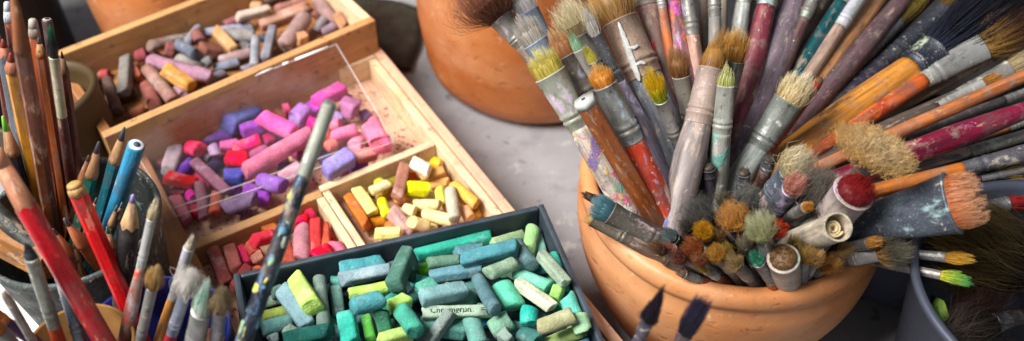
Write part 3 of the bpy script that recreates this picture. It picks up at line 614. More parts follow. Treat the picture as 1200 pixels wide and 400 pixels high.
def brush(label, tip, base, zt, zb, bl, fl, wb, wf, wh, hair, fer, han, flat=1.0, splay=.15, n=300, curl=.03, rnd=.3, jit=.10, group='paint brushes in the clay pot', ext=.05, crimp=True, bound=None, metal=.55, rough=.38, splats=(), amt=.3, hrough=.45, core=.55, sqf=2.0, hw=.00011, ringc=None, name='paint_brush'):
    SEED[0] += 1
    T = P(*tip, zt); B = P(*base, zb); d = (T-B).normalized(); Lt = (T-B).length
    pxl = max(1, hypot(tip[0]-base[0], tip[1]-base[1])); mp = depth(T)/F
    bl_ = bl if bl < 1 else bl/pxl*Lt; fl_ = fl if fl < 1 else fl/pxl*Lt
    # extend into the pot only as far as it stays inside
    e = 0
    while e < ext:
        q = B-d*(e+.004)
        if bound and (hypot(q.x-bound[0].x, q.y-bound[0].y) > bound[1] or q.z < .012): break
        if q.z < .002: break
        e += .004
    B0 = B-d*e; M = frame(T, B0); root = empty(name, M, label, 'paint brush', group)
    Lt = (T-B0).length; zj = Lt-bl_; zf = max(.004, zj-fl_)
    if bound: wb, wf, wh = wb*1.12, wf*1.17, wh*1.17
    rb, rf, rh = wb*mp/2, wf*mp/2, wh*mp/2
    if isinstance(hair, str): hair = (hair, hair, hair)
    if len(hair) == 2: hair = (hair[0], hair[0], hair[1])
    rfy = rf*flat
    add_tuft(root, zj, hair, bl_, rf*.93, max(rfy*.93, .0012), (rb/rf-1), n, curl, rnd, hw, jit, SEED[0], core)
    if fl_ > 0:
        nx = 26
        rr = max(min(rf, rh*.95), rf*.55) if flat > .75 else rh*.9
        rg = []
        def wid(s): return (rf+(rr-rf)*s, rfy+(rr*(.85 if flat < .75 else 1)-rfy)*s)
        steps = [(0, 1.0), (.01, 1.05), (.02, 1.0), (.35, 1), (.62, 1)]
        if crimp: steps += [(.68, 1.0), (.70, 1.07), (.74, 1.07), (.76, .97), (.78, .97), (.80, 1.07), (.84, 1.07), (.86, 1.0)]
        steps += [(1.0, 1.0)]
        for s, k in steps:
            a, b_ = wid(s); rg.append((zj-s*(zj-zf), a*k, b_*k))
        vs, fs = tube(rg[::-1], nx, (False, True), sqf)
        ln = len(vs); mk('ferrule', vs, fs, m_metal(fer[0], fer[1], metal, rough), root)
    # handle
    L1 = zf+.001; rr = max(min(rf, rh*.95), rf*.55) if flat > .75 else rh*.9
    rg = []
    for s in (0, .02, .05, .12, .22, .35, .5, .65, .8, .92, 1.0):
        k = rr*.97+(rh-rr*.97)*min(1, s/.22) if s < .3 else rh*(1-.22*(s-.3)/.7)
        rg.append((L1*(1-s), k*(1+.03*noise.noise(V((s*9, SEED[0], 0)))), k*.97))
    vs, fs = tube(rg[::-1], 16)
    mk('handle', vs, fs, m_handle(han, tuple(splats), amt, hrough, 1.0 if bound else .6), root)
    root['Lz'] = Lt; root['zj'] = zj; root['rf'] = max(rf, rr); root['hp'] = (rr, rh, L1)
    return root
def drip(root, strokes, zmap, rx, ry, mat, name='paint_drip'):
    "flat paint run over the round surface: strokes of (angle from viewer side, z, half width)"
    vs, fs = [], []
    for st in strokes:
        k = len(vs)
        pts = []
        for i in range(len(st)-1):
            for q in range(6):
                s = q/6; pts.append([st[i][c]+(st[i+1][c]-st[i][c])*s for c in range(3)])
        pts.append(list(st[-1]))
        for i, (a, z, w) in enumerate(pts):
            a2, z2 = pts[min(i+1, len(pts)-1)][:2]; a1, z1 = pts[max(i-1, 0)][:2]
            tx, tz = (a2-a1)*rx, z2-z1; ln = hypot(tx, tz) or 1; nx, nz = -tz/ln, tx/ln
            w = w*(1+.35*noise.noise(V((i*.9, k*.1, 0))))*(.4 if i in (0, len(pts)-1) else 1)
            for sg, h in ((-1, .0001), (-.6, .0004), (.6, .0004), (1, .0001)):
                aa = a+sg*w*nx/rx; zz = z+sg*w*nz; R1, R2 = rx+h, ry+h
                vs.append((-R1*sin(aa), R2*cos(aa), zz))
        for i in range(len(pts)-1):
            for j in range(3): fs.append((k+i*4+j, k+i*4+j+1, k+i*4+j+5, k+i*4+j+4))
    return mk(name, vs, fs, mat, root)
def pencil(label, tip, base, zt, zb, w, body, cone, lead, conepx, leadpx, hexa=True, group='pencils in the grey bucket', ext=.04, blunt=False, splats=(), amt=.0, wood='#b98550', tipw=.12, bodyend=None, name='pencil', rough=.35, hole=.42, collar=0):
    SEED[0] += 1
    T = P(*tip, zt); B = P(*base, zb); d = (T-B).normalized(); pxl = hypot(tip[0]-base[0], tip[1]-base[1]); Lt = (T-B).length
    mp = depth(T)/F; r = w*mp/2*(.92 if 'bucket' in str(group) else 1); e = 0
    while e < ext and (B-d*(e+.004)).z > .004: e += .004
    B0 = B-d*e; M = frame(T, B0); root = empty(name, M, label, 'pencil', group)
    cl = conepx/pxl*Lt; ll = leadpx/pxl*Lt; Lt = (T-B0).length
    n = 6 if hexa else 16; zc = Lt-cl
    R = random.Random(SEED[0])
    if blunt:
        vs, fs = tube([(0, r, r), (Lt-.0008, r, r), (Lt, r*.9, r*.9)], n, sq=2, phase=.3)
        o = mk('body', vs, fs, m_handle(body, tuple(splats), amt, rough), root, not hexa); 
        if lead:
            vs, fs = tube([(Lt-.001, r*hole, r*hole), (Lt+.0005, r*hole, r*hole)], 14); mk('core', vs, fs, m_plain(lead, .6, .3, lead, 200), root)
            vs, fs = tube([(Lt-collar, r*(1.03 if collar else .85), r*(1.03 if collar else .85)), (Lt+.0003, r*(1.03 if collar else .78), r*(1.03 if collar else .78))], n, phase=.3); mk('painted_end', vs, fs, m_plain(cone, .6, .3, cone, 200), root)
        return root
    # scalloped painted edge
    m = 24; vs, fs = [], []
    def hexr(a): 
        if not hexa: return r
        a = (a+.3) % (pi/3); return r*cos(pi/6)/cos(a-pi/6)
    for j, z in enumerate((0, zc*.5, zc-.004, zc)):
        for i in range(m):
            a = 2*pi*i/m; q = hexr(a); zz = z+(.0022*(.5-.5*cos(6*(a+.3)))+R.uniform(-.0006, .0006) if j == 3 else 0)
            vs.append((q*cos(a), q*sin(a), zz))
    for j in range(3):
        for i in range(m): fs.append((j*m+i, j*m+(i+1) % m, (j+1)*m+(i+1) % m, (j+1)*m+i))
    fs.append(tuple(range(m-1, -1, -1)))
    sharp(mk('body', vs, fs, m_handle(body, tuple(splats), amt, rough), root), 25)
    zl = Lt-ll; rl = r*(tipw+(.98-tipw)*ll/max(cl, 1e-6))
    vs, fs = tube([(zc-.002, r*.97, r*.97), (zc+.0006, r*.95, r*.95), (zl, rl, rl)], 18); mk('wood_cone', vs, fs, m_handle(cone, (), 0.0, .55), root)
    vs, fs = tube([(zl-.0002, rl*1.02, rl*1.02), (Lt-.0006, r*(tipw+.06), r*(tipw+.06)), (Lt, r*tipw*.7, r*tipw*.7)], 14); mk('lead', vs, fs, m_plain(lead, .45, .5, lead, 200), root)
    return root
PB = (V((RC.x, RC.y, 0)), .067)
SIL = ('#a8a69e', '#7c7870'); GRY = ('#87847e', '#5c5852'); DRK = ('#5a5a5e', '#3a383a'); WARM = ('#9a8f84', '#75685e'); PALE = ('#b4b2a4', '#8c8a7e'); BLU = ('#6c7684', '#4a525e')
TAN = '#b9853f'; CREAM = '#d8c8a0'; BRN_ = '#6e4a2a'; IV = '#c9bb98'
def pb(label, tip, base, zt, *a, zb=.122, **k): return brush(label, tip, base, zt-DZ, zb-DZ, *a, bound=PB, **k)
# --- upright brushes at the back and side of the pot
pb('curly brown haired brush leaning furthest out over the big smooth pot', (538, -42), (722, 196), .200, 80, 40, 80, 26, 16, ('#5a3424', '#7c4c38', '#a07058'), GRY, '#7a6a5c', n=700, curl=.22, jit=.35, splay=.3, rnd=.4, core=.35)
pb('worn whitish flat brush behind the grey haired one, hairs matted', (600, -14), (730, 200), .19, 34, 60, 34, 26, 16, ('#8a8488', '#b8b4b0', '#c8c4bc'), BLU, '#6c5c50', flat=.5, n=300, curl=.06)
pb('flat grey haired brush with a steel blue ferrule', (608, 20), (742, 226), .195, 34, 74, 36, 27, 18, ('#8c857c', '#a59c90', '#b8b0a6'), ('#8a97a6', '#6a7480'), '#7a6a60', flat=.45, n=420, curl=.04, jit=.08)
pb('flat brush with yellow green hair tips and pale painted handle', (628, 58), (741, 256), .195, 32, 72, 40, 33, 27, ('#a89440', '#b6a648', '#ddd490'), ('#a8a898', '#8a8c7e'), '#c0b2a4', flat=.55, n=460, splats=('#2a8a7a', '#c02860', '#5a3a80', '#b8a050', '#d8d0c8'), amt=.62)
pb('round brown haired brush beside the yellow green flat one', (646, 32), (764, 236), .195, 36, 62, 28, 25, 18, ('#7a4a28', '#a87448', '#d0a878'), ('#7c7468', '#5c544c'), '#6c5a4c', n=420, splay=.1, rnd=.5)
pb('small flat brush with a pale green painted tip', (667, 38), (770, 220), .2, 22, 60, 11, 13, 11, ('#7c9a7a', '#8cb08c', '#90b088'), SIL, '#8a7a6c', flat=.5, n=140, jit=.05)
pb('small flat brush with an olive yellow tip', (684, 52), (776, 216), .196, 22, 40, 11, 12, 11, ('#a0963a', '#b0a440', '#b8ac58'), GRY, '#7a6c60', flat=.5, n=130, jit=.05)
pb('frizzy ivory haired brush with wildly splayed hairs', (655, -6), (772, 214), .2, 52, 50, 46, 22, 17, ('#a08a60', '#c9ba90', '#ddd2b4'), GRY, '#6c6058', n=460, curl=.16, jit=.28, splay=.5, rnd=.5, core=.35)
pencil('brown varnished hexagonal stick with a grey painted end', (684, 117), (776, 270), .19-DZ, .122-DZ, 27, '#8a4a22', '#a8a8a4', '#2c2a2c', 10, 4, group=None, blunt=True, splats=('#5a3018', '#b87848'), amt=.25, hole=.2, collar=.0035, ext=.02, name='hexagonal_stick', rough=.28)
pb('round orange haired brush with iridescent ferrule and red spattered handle', (697, 74), (790, 268), .195, 27, 72, 30, 25, 27, ('#a86420', '#d08c34', '#e4b468'), ('#8e8a82', '#6a7070'), '#c23a1c', n=420, splay=.25, rnd=.5, jit=.16, splats=('#b8a8a0', '#e8e0d8', '#d8542a', '#8a7a90'), amt=.55)
pb('slim brush with soft grey hairs and a dark grey ferrule', (681, 6), (790, 222), .2, 38, 60, 15, 12, 18, ('#9a948c', '#b8b0a8', '#c8c2bc'), DRK, '#8a8298', n=200, curl=.05, splats=('#b8b0c8', '#5a4a78'), amt=.5)
big9 = pb('wide tan haired brush with white paint dripping down its brown ferrule', (700, -36), (815, 226), .2, 66, 72, 58, 38, 38, ('#7a5428', '#b08a50', '#d0b484'), ('#8c7464', '#75604f'), '#5c6068', n=620, curl=.05, splay=.3, rnd=.4, metal=.15, rough=.5, splats=('#7c8894', '#3c4048'), amt=.4)
Lz = big9['Lz']
Zj, Rf = big9['zj'], big9['rf']*1.06
drip(big9, [[(-.10, Zj-.002, .0007), (-.16, Zj-.012, .0014), (-.26, Zj-.024, .0017), (-.30, Zj-.034, .0011)], [(-.2, Zj-.016, .0006), (.12, Zj-.0175, .0009), (.34, Zj-.017, .0007)], [(-.28, Zj-.026, .0006), (.1, Zj-.0255, .0009), (.3, Zj-.027, .0007)]], None, Rf, Rf, m_plain('#b4b4b0', .4, .5, '#8c8c88', 160))
b10 = pb('thick pinkish brown brush with a red daub under its ring', (742, -70), (800, 208), .2, 40, 42, 34, 28, 29, TAN, WARM, '#8e6c62', n=60, splats=('#c02a20', '#a89088'), amt=.35)
drip(b10, [[(-.15, b10['zj']-.040, .0012), (-.3, b10['zj']-.045, .0022), (-.25, b10['zj']-.053, .0014)]], None, b10['rf']*1.06, b10['rf']*1.06, m_plain('#b01810', .4, .5, '#c83020', 160))
pb('thin orange edged brush handle between two thick pinkish ones', (768, -40), (808, 196), .2, 20, 30, 10, 9, 11, BRN_, SIL, '#b8602c', n=40, splats=('#8a5a40',), amt=.3)
pb('brush splashed with magenta and pink paint below its grey ferrule', (776, -60), (822, 214), .2, 30, 36, 22, 22, 24, BRN_, GRY, '#8a6070', n=60, splats=('#b02a90', '#c84aa8', '#e0b0d0', '#b8602c'), amt=.85)
pb('bright yellow haired brush with a silver ferrule', (760, 80), (812, 212), .19, 38, 50, 27, 15, 14, ('#8a9a20', '#d8b010', '#ecc820'), SIL, '#6c7484', n=420, splay=.5, rnd=.35, jit=.12)
pb('fuzzy brown haired round brush with a pale ferrule', (790, 48), (824, 212), .19, 40, 58, 28, 19, 17, ('#6a4424', '#9a6c40', '#b08a60'), ('#a09a8c', '#7c766a'), '#70625a', n=420, splay=.2, rnd=.5, jit=.2, curl=.06)
pb('tan handled brush with blue and gold ring and red dot', (800, -44), (834, 204), .2, 30, 56, 14, 14, 15, BRN_, GRY, '#b08878', n=40, splats=('#c02a20', '#d8c8b8', '#c87850'), amt=.4)
pb('plain grey brush handle between the gold ringed and whitish handles', (836, -50), (842, 196), .2, 20, 50, 12, 13, 16, BRN_, GRY, '#84807c', n=40)
pb('whitish handle streaked with teal and black above the golden brush', (878, -44), (842, 190), .19, 20, 30, 14, 15, 20, BRN_, SIL, '#b8bcb8', n=40, splats=('#5a8a8a', '#2c3430', '#e0e0dc'), amt=.5)
pb('slate grey brush handle behind the maroon one', (894, -52), (850, 190), .185, 20, 40, 14, 15, 17, BRN_, GRY, '#66686c', n=40)
pb('golden brown haired brush spreading behind the pointed one', (866, 30), (836, 208), .188, 42, 40, 34, 24, 20, ('#8a5a20', '#b88438', '#d0a460'), GRY, '#807468', n=420, splay=.3, jit=.18, rnd=.3)
pb('pointed brown haired brush with a long pinkish grey handle at the centre', (846, 32), (786, 274), .195, 50, 66, 26, 28, 33, ('#7a5020', '#a87834', '#9a6a30'), ('#988478', '#84706a'), '#8e8280', n=460, splay=-.25, jit=.10, rnd=.75, splats=('#3a3a90', '#c8b8b0', '#6a6a90'), amt=.38, metal=.2, rough=.5)
pb('small flat brush with a pale yellow green tip', (853, 73), (838, 240), .193, 26, 56, 17, 18, 22, ('#a8a860', '#c0c080', '#ccc890'), ('#a4a69c', '#86887e'), '#9a9a92', flat=.55, n=320, splay=-.1, jit=.03, rnd=.5, splats=('#3a8a80', '#c8ccc8'), amt=.4)
pb('maroon handled brush with a grey ferrule and orange spot', (908, -38), (852, 206), .185, 20, 30, 20, 20, 24, BRN_, GRY, '#742836', n=40, splats=('#c87020', '#5a2030', '#9a5a60'), amt=.3)
pb('very thick purple grey handle dabbed with blue paint', (950, -56), (858, 212), .18, 20, 20, 26, 28, 36, BRN_, GRY, '#6c5c66', n=40, splats=('#3a2a80', '#9a8890', '#4a3a50'), amt=.45)
pb('dark brown handle between the purple grey and teal ones', (966, -30), (862, 200), .18, 20, 40, 12, 12, 16, BRN_, GRY, '#5c3c3a', n=40, splats=('#8a4a40',), amt=.4)
pb('deep teal lacquered brush handle', (1010, -36), (862, 204), .175, 20, 30, 13, 14, 17, BRN_, SIL, '#0c4a50', n=40, hrough=.22, splats=('#0a3038', '#2a7078'), amt=.25)
pb('weathered pale wooden brush handle with a silver ferrule', (1020, -22), (866, 206), .172, 20, 50, 13, 15, 17, BRN_, ('#b8bab6', '#8c9088'), '#a88c7c', n=40, splats=('#d8ccc4', '#7a6660'), amt=.45)
pb('bare tan wooden stick among the dark handles', (1060, -44), (872, 208), .168, 20, 0, 14, 15, 18, TAN, SIL, '#c48a58', n=10, splats=('#d8a878',), amt=.3)
pb('long purple brown handle beside the bare tan stick', (1092, -40), (878, 210), .166, 20, 30, 16, 16, 22, BRN_, DRK, '#5c4248', n=40, splats=('#8a5a44', '#6a5a70'), amt=.35)
pb('olive haired brush with a thin dark ferrule at the top edge', (1092, -14), (880, 204), .158, 60, 60, 18, 12, 12, ('#5c4c1c', '#8a7430', '#a89048'), DRK, '#4a3830', n=200, jit=.1)
pb('brush with long olive brown hairs and a navy black ferrule', (1158, -28), (884, 200), .155, 74, 96, 40, 22, 18, ('#5a4418', '#86682c', '#a08444'), ('#3c3e48', '#26262c'), '#2c2a3a', n=360, splay=.6, jit=.12, splats=('#5a2a48',), amt=.3)
pb('pink handled brush with a bright silver ferrule', (1140, 14), (884, 206), .158, 40, 64, 10, 12, 15, BRN_, ('#c0c2be', '#94988e'), '#c4607c', n=60, splats=('#2c2a48', '#8a2048', '#d89aa8'), amt=.5)
pb('huge brush with long blue black hairs and an ochre handle', (1225, -28), (884, 212), .168, 170, 34, 96, 40, 34, ('#1c2030', '#181820', '#281c18'), ('#2c303c', '#1c1e26'), '#c07c28', n=1500, splay=.9, jit=.06, curl=.02, rnd=.2, hw=.00022, core=.6, splats=('#2c2424', '#d89a3c', '#a85a1c'), amt=.3)
pb('wide flat steel ferrule brush with brown fanned hairs', (1222, 6), (884, 220), .166, 92, 82, 74, 34, 19, ('#9a7438', '#5a3824', '#6c4028'), ('#9c9a96', '#7c7a78'), '#c85a20', flat=.45, n=900, splay=1.0, jit=.14, curl=.05, rnd=.35, core=.25, splats=('#8a2018', '#d88048', '#5a2418'), amt=.5)
pb('cream haired large flat brush with a grey ferrule over dark gaps', (946, 84), (856, 224), .178, 40, 66, 40, 31, 27, ('#b8a070', '#d8c498', '#e8dcc0'), ('#80847e', '#62665f'), '#98a09a', flat=.6, n=560, splay=.3, jit=.16, curl=.06, rnd=.4, splats=('#4a9a90', '#c8ccc8'), amt=.5)
pb('thin red brown lacquered stick under the cream haired brush', (968, 84), (858, 232), .168, 20, 0, 10, 11, 13, BRN_, DRK, '#9c3414', n=10, hrough=.25, splats=('#5c2a20', '#c85020'), amt=.4)
pb('tan tipped small brush with a thin silver ferrule', (1176, 88), (888, 222), .158, 26, 62, 16, 12, 9, ('#8a5a24', '#b8803c', '#c89450'), ('#a8a8a4', '#6c6a66'), '#4a3c34', flat=.6, n=240, jit=.12)
pb('beige haired soft brush behind the tan tipped one', (1222, 66), (892, 214), .152, 44, 70, 34, 22, 12, ('#9a8460', '#b8a480', '#c4b08c'), GRY, '#5a4c44', flat=.6, n=360, jit=.12)
pb('bare orange wooden stick lying above the crimson handle', (1222, 80), (892, 226), .168, 14, 0, 13, 14, 14, TAN, SIL, '#b86a34', n=10, splats=('#d89a68', '#9a5a6c', '#8a4a24'), amt=.3)
pb('glossy crimson handle flecked with white paint', (1232, 118), (905, 240), .172, 14, 0, 16, 17, 25, BRN_, SIL, '#6c0c2c', n=10, hrough=.18, splats=('#e4dce0', '#6a4a90', '#e8e4e4'), amt=.28)
pb('grey weathered stick just below the crimson handle', (1232, 150), (902, 246), .150, 30, 70, 12, 12, 14, ('#7a6a44', '#988858', '#a89868'), GRY, '#6c6468', n=100, splats=('#8c848c',), amt=.3)
pb('orange handled brush with a long dark grey ferrule', (1255, 166), (912, 252), .152, 30, 100, 16, 19, 15, ('#5a4030', '#6c5038', '#7a5c44'), ('#5c5a60', '#44424a'), '#c8701c', n=100, splats=('#e0a860', '#7a3018', '#7a5a80'), amt=.3)
pb('thin maroon handled brush with a grey tube end', (1262, 186), (918, 258), .142, 26, 90, 8, 9, 8, ('#6a5030', '#8a6a3c', '#9a7c4c'), ('#7c7c80', '#5c5c60'), '#58142c', n=80)
pb('soft olive tan haired brush below the thin maroon one', (1204, 192), (925, 262), .136, 56, 40, 44, 16, 12, ('#5c4624', '#8a6c38', '#a08448'), DRK, '#4a3c30', n=420, splay=.9, jit=.15, curl=.06)
pb('brush with a red painted tip lying far out over dark bristles', (1206, 236), (935, 272), .130, 26, 40, 20, 16, 12, ('#7a1818', '#98201c', '#a8302c'), DRK, '#3c3230', n=220, jit=.1)
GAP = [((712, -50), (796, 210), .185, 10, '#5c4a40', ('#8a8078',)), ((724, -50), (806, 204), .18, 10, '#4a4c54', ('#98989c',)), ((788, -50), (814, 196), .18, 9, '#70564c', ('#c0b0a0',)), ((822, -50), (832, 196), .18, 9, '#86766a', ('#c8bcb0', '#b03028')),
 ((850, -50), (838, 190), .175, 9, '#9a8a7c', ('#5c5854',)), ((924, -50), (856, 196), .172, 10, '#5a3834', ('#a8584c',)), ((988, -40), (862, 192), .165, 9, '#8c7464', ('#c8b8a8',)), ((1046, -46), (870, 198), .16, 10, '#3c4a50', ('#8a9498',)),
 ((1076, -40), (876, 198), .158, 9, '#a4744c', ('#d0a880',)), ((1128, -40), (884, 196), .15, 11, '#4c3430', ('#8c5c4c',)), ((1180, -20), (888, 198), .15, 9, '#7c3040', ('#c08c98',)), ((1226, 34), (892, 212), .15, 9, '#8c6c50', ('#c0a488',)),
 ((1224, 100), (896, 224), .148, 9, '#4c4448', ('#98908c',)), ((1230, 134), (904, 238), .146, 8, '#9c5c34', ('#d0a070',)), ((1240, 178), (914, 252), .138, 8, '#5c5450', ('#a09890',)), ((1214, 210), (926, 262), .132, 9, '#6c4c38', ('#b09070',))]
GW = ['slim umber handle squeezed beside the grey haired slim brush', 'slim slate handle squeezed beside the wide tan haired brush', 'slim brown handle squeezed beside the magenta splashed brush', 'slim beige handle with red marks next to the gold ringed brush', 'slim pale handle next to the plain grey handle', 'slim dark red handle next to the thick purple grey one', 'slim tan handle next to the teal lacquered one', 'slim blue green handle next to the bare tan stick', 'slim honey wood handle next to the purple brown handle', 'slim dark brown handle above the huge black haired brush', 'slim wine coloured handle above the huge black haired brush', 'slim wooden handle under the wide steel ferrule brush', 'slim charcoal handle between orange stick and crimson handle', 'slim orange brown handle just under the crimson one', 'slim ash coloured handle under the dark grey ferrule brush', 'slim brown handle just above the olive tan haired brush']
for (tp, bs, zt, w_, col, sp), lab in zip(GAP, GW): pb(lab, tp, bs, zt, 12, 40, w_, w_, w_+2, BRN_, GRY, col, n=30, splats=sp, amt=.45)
# --- thick fluffy tips pointing at the viewer
pb('broad fluffy golden tan brush, the biggest tuft of all', (1030, 166), (992, 232), .205, .018, .020, 104, 60, 22, ('#c8964c', '#ecc480', '#fae4b8'), GRY, '#6c5a4c', flat=.46, n=3400, splay=.6, jit=.12, curl=.11, rnd=.45, core=.5, hw=.00013)
pb('fluffy cream tufted brush beside the golden tan one', (948, 176), (890, 246), .176, .019, 36, 42, 26, 25, ('#b8a878', '#d8c8a0', '#e4d8bc'), BLU, '#b8a098', n=520, splay=0.65, jit=.2, curl=.12, rnd=.5, core=.25)
pb('pink stained tufted brush under the cream tufted one', (940, 206), (896, 262), .174, .014, 30, 28, 21, 22, ('#a86858', '#c88878', '#d8a090'), BLU, '#a08c88', n=360, splay=0.53, jit=.16, curl=.06, rnd=.5, core=.25)
pb('charcoal grey fuzzy mop brush below the golden tan tuft', (974, 202), (920, 270), .176, .022, 34, 56, 40, 28, ('#3a3634', '#6c645c', '#8c8478'), ('#6c6864', '#4a4644'), '#54484a', n=620, splay=0.49, jit=.2, curl=.14, rnd=.5, core=.25)
pb('thick round brush with a dark red painted head', (1016, 208), (938, 296), .184, .012, 40, 42, 42, 40, ('#5a0c10', '#84141a', '#a02420'), ('#a89c94', '#8c7c78'), '#9c948c', n=620, splay=0, jit=.06, curl=.08, rnd=.55, metal=.15, splats=('#c8a048', '#7a5a68'), amt=.3)
pb('very large flat blue grey ferrule brush with salmon trimmed hairs', (1150, 230), (946, 280), .182, 30, 140, 62, 64, 34, ('#a0562c', '#bc7c54', '#cc9a76'), ('#545c68', '#3e444e'), '#4c4c54', flat=.5, n=1500, splay=.02, jit=.05, curl=.05, rnd=.12, core=.8, crimp=False)
pb('tiny orange tipped brush between the pink tuft and cream tube', (951, 240), (908, 262), .168, .007, 16, 13, 12, 12, ('#a86820', '#c88834', '#d8a050'), GRY, '#4c4644', n=160, jit=.2, splay=.2, core=.25)
pb('short brush with an orange red tuft', (917, 264), (884, 300), .172, .011, 16, 26, 16, 15, ('#a02810', '#c83c1c', '#d85830'), GRY, '#5a504c', n=300, splay=0.73, jit=.2, curl=.06, rnd=.5, core=.25)
pb('pale green cream pompom brush, centre of the short ones', (888, 252), (912, 338), .176, .016, 22, 46, 17, 18, ('#a0a060', '#bcbc90', '#d4d4b4'), ('#8c8c88', '#646468'), '#6c6a74', n=520, splay=1.45, jit=.3, curl=.06, rnd=.5, core=.3)
pb('round orange yellow pompom brush', (855, 243), (878, 300), .170, .015, 18, 40, 22, 18, ('#b87828', '#d89c48', '#e4b470'), GRY, '#5a5450', n=460, splay=0.81, jit=.25, curl=.12, rnd=.5, core=.25)
pb('frayed ash grey brush head behind the orange yellow pompom', (874, 219), (882, 268), .168, .019, 18, 30, 20, 16, ('#4c4c48', '#82827c', '#a4a49c'), GRY, '#4c4848', n=360, splay=0.65, jit=.25, curl=.14, rnd=.6, core=.25)
pb('frayed dark grey brush head beside the sunflower yellow tuft', (812, 236), (846, 282), .162, .022, 16, 32, 20, 16, ('#3c3c3c', '#6a6864', '#84827c'), DRK, '#4a4646', n=320, splay=0.65, jit=.3, curl=.16, rnd=.5, core=.25)
pb('sunflower yellow tufted short brush', (818, 264), (856, 306), .164, .012, 22, 27, 16, 15, ('#b07c10', '#e0a818', '#ecc040'), GRY, '#5c5650', n=340, splay=0.73, jit=.2, curl=.06, rnd=.5, core=.25)
pb('rust orange tufted short brush', (802, 284), (856, 320), .158, .012, 26, 28, 19, 16, ('#8a3c14', '#b06030', '#c07c4c'), GRY, '#54483e', n=340, splay=0.57, jit=.2, curl=.08, rnd=.5, core=.25)
pb('amber tufted short brush by the pot rim', (832, 290), (872, 332), .160, .011, 22, 25, 15, 14, ('#a87020', '#d09838', '#e0b468'), GRY, '#5a5048', n=320, splay=0.73, jit=.25, curl=.08, rnd=.5, core=.25)
pb('pale sand tufted short brush by the pot rim', (854, 302), (890, 338), .158, .011, 20, 24, 14, 13, ('#98804c', '#c0a070', '#d0b890'), GRY, '#54504c', n=300, splay=0.73, jit=.3, curl=.06, rnd=.5, core=.25)
pb('small brush with a mint green painted tip', (880, 294), (914, 342), .160, .011, 26, 18, 14, 14, ('#2c8468', '#48a888', '#68b898'), ('#8a8884', '#62605e'), '#5c5a58', n=200, jit=.1, rnd=.5, splay=.2, core=.25)
pb('dark knobbly grey brush head next to the mint tip', (902, 288), (906, 330), .158, .009, 14, 16, 13, 13, ('#2c2c2c', '#4c4a48', '#605c58'), DRK, '#3c3838', n=160, jit=.15, rnd=.5, splay=.2, core=.25)
pb('thick pale ferrule stencil brush with short brown hairs', (917, 297), (923, 336), .160, .006, 36, 30, 32, 32, ('#5a3c20', '#7c5c38', '#94744c'), ('#a49c90', '#8c8074'), '#90887e', n=460, splay=-.1, jit=.06, rnd=.4, metal=.15, crimp=False)
pb('straw coloured splayed brush beside the stencil brush', (946, 286), (938, 340), .158, .011, 16, 38, 13, 14, ('#8a6420', '#b8904c', '#ccae70'), GRY, '#605864', n=240, splay=1.6, jit=.4, curl=.14, rnd=.5, core=.2)
pb('orange brown spiky tuft at the rim by the grey pots', (985, 302), (944, 326), .150, .014, 14, 32, 14, 13, ('#98601c', '#c08438', '#d4a460'), GRY, '#5a3a34', n=300, splay=1.21, jit=.3, curl=.06, rnd=.5, core=.3)
pb('dark frayed brush with a tan collar over the grey pot', (1070, 288), (962, 312), .150, 40, 34, 40, 17, 15, ('#a87c44', '#4c483c', '#6a6450'), ('#b0aca8', '#8c8884'), '#706864', n=380, splay=1.0, jit=.3, curl=.12, rnd=.4, core=.25)
pb('small orange tan tipped brush above the dark frayed one', (1034, 282), (968, 296), .152, 14, 30, 15, 13, 12, ('#a86c24', '#c89040', '#d0a05c'), GRY, '#4c4644', n=200, jit=.15)
pb('slim brush with a yellow ochre tip over the dark pail', (1142, 305), (990, 290), .146, 32, 60, 16, 11, 10, ('#8a6010', '#b88418', '#c89c38'), ('#706e6c', '#4c4a4a'), '#44403e', flat=.6, n=240, jit=.06)
pb('slim brush with a green tip over the dark pail', (1142, 331), (990, 300), .140, 38, 70, 19, 10, 10, ('#a8a020', '#7ca030', '#3c9850'), ('#84807a', '#5c5852'), '#54504c', flat=.6, n=280, splay=.7, jit=.08)
XT = [((842, 224), (866, 276), ('#4c4438', '#78705c', '#a09880'), 'thin frayed khaki brush between pointed brush handle and orange pompom'), ((836, 268), (864, 312), ('#6c5030', '#a07c4c', '#c8a474'), 'thin frayed light brown brush between sunflower yellow and amber tufts'),
 ((868, 276), (890, 326), ('#5c5448', '#8c8068', '#b8ac90'), 'thin frayed stone coloured brush under the orange yellow pompom'), ((812, 300), (852, 328), ('#7c3c20', '#a8643c', '#c8906c'), 'thin frayed copper brush under the rust orange tuft'),
 ((930, 276), (926, 322), ('#84702c', '#b89c48', '#d8c480'), 'thin straw yellow frayed brush above the straw coloured splayed one'), ((962, 296), (944, 330), ('#6c4c24', '#a07840', '#c8a068'), 'thin frayed toffee brush left of the spiky rim tuft'.replace('left of', 'touching')),
 ((898, 240), (892, 290), ('#54504c', '#8c8880', '#b4b0a8'), 'thin frayed silver grey brush behind the cream pompom'), ((796, 258), (842, 296), ('#3c3834', '#645c54', '#8c847c'), 'thin frayed sooty brush next to the pale blue grey tuft'),
 ((760, 284), (826, 326), ('#4c3020', '#7c5438', '#a07c5c'), 'thin frayed walnut brush lying over the tube brushes'), ((1000, 288), (952, 316), ('#745424', '#a88448', '#d0b07c'), 'thin frayed wheat brush beside the spiky rim tuft'),
 ((846, 286), (876, 328), ('#8c6820', '#c09c40', '#dcc078'), 'thin frayed saffron brush between amber and sand tufts'), ((786, 296), (840, 326), ('#5c2c20', '#8c4c38', '#b07c68'), 'thin frayed maroon brown brush under the pink crusted tip')]
for tp, bs, hr, lab in XT: pb(lab, tp, bs, .160, .013, 26, 20, 8, 8, hr, GRY, '#5c5048', n=170, splay=1.2, jit=.4, curl=.08, rnd=.5, core=.15)
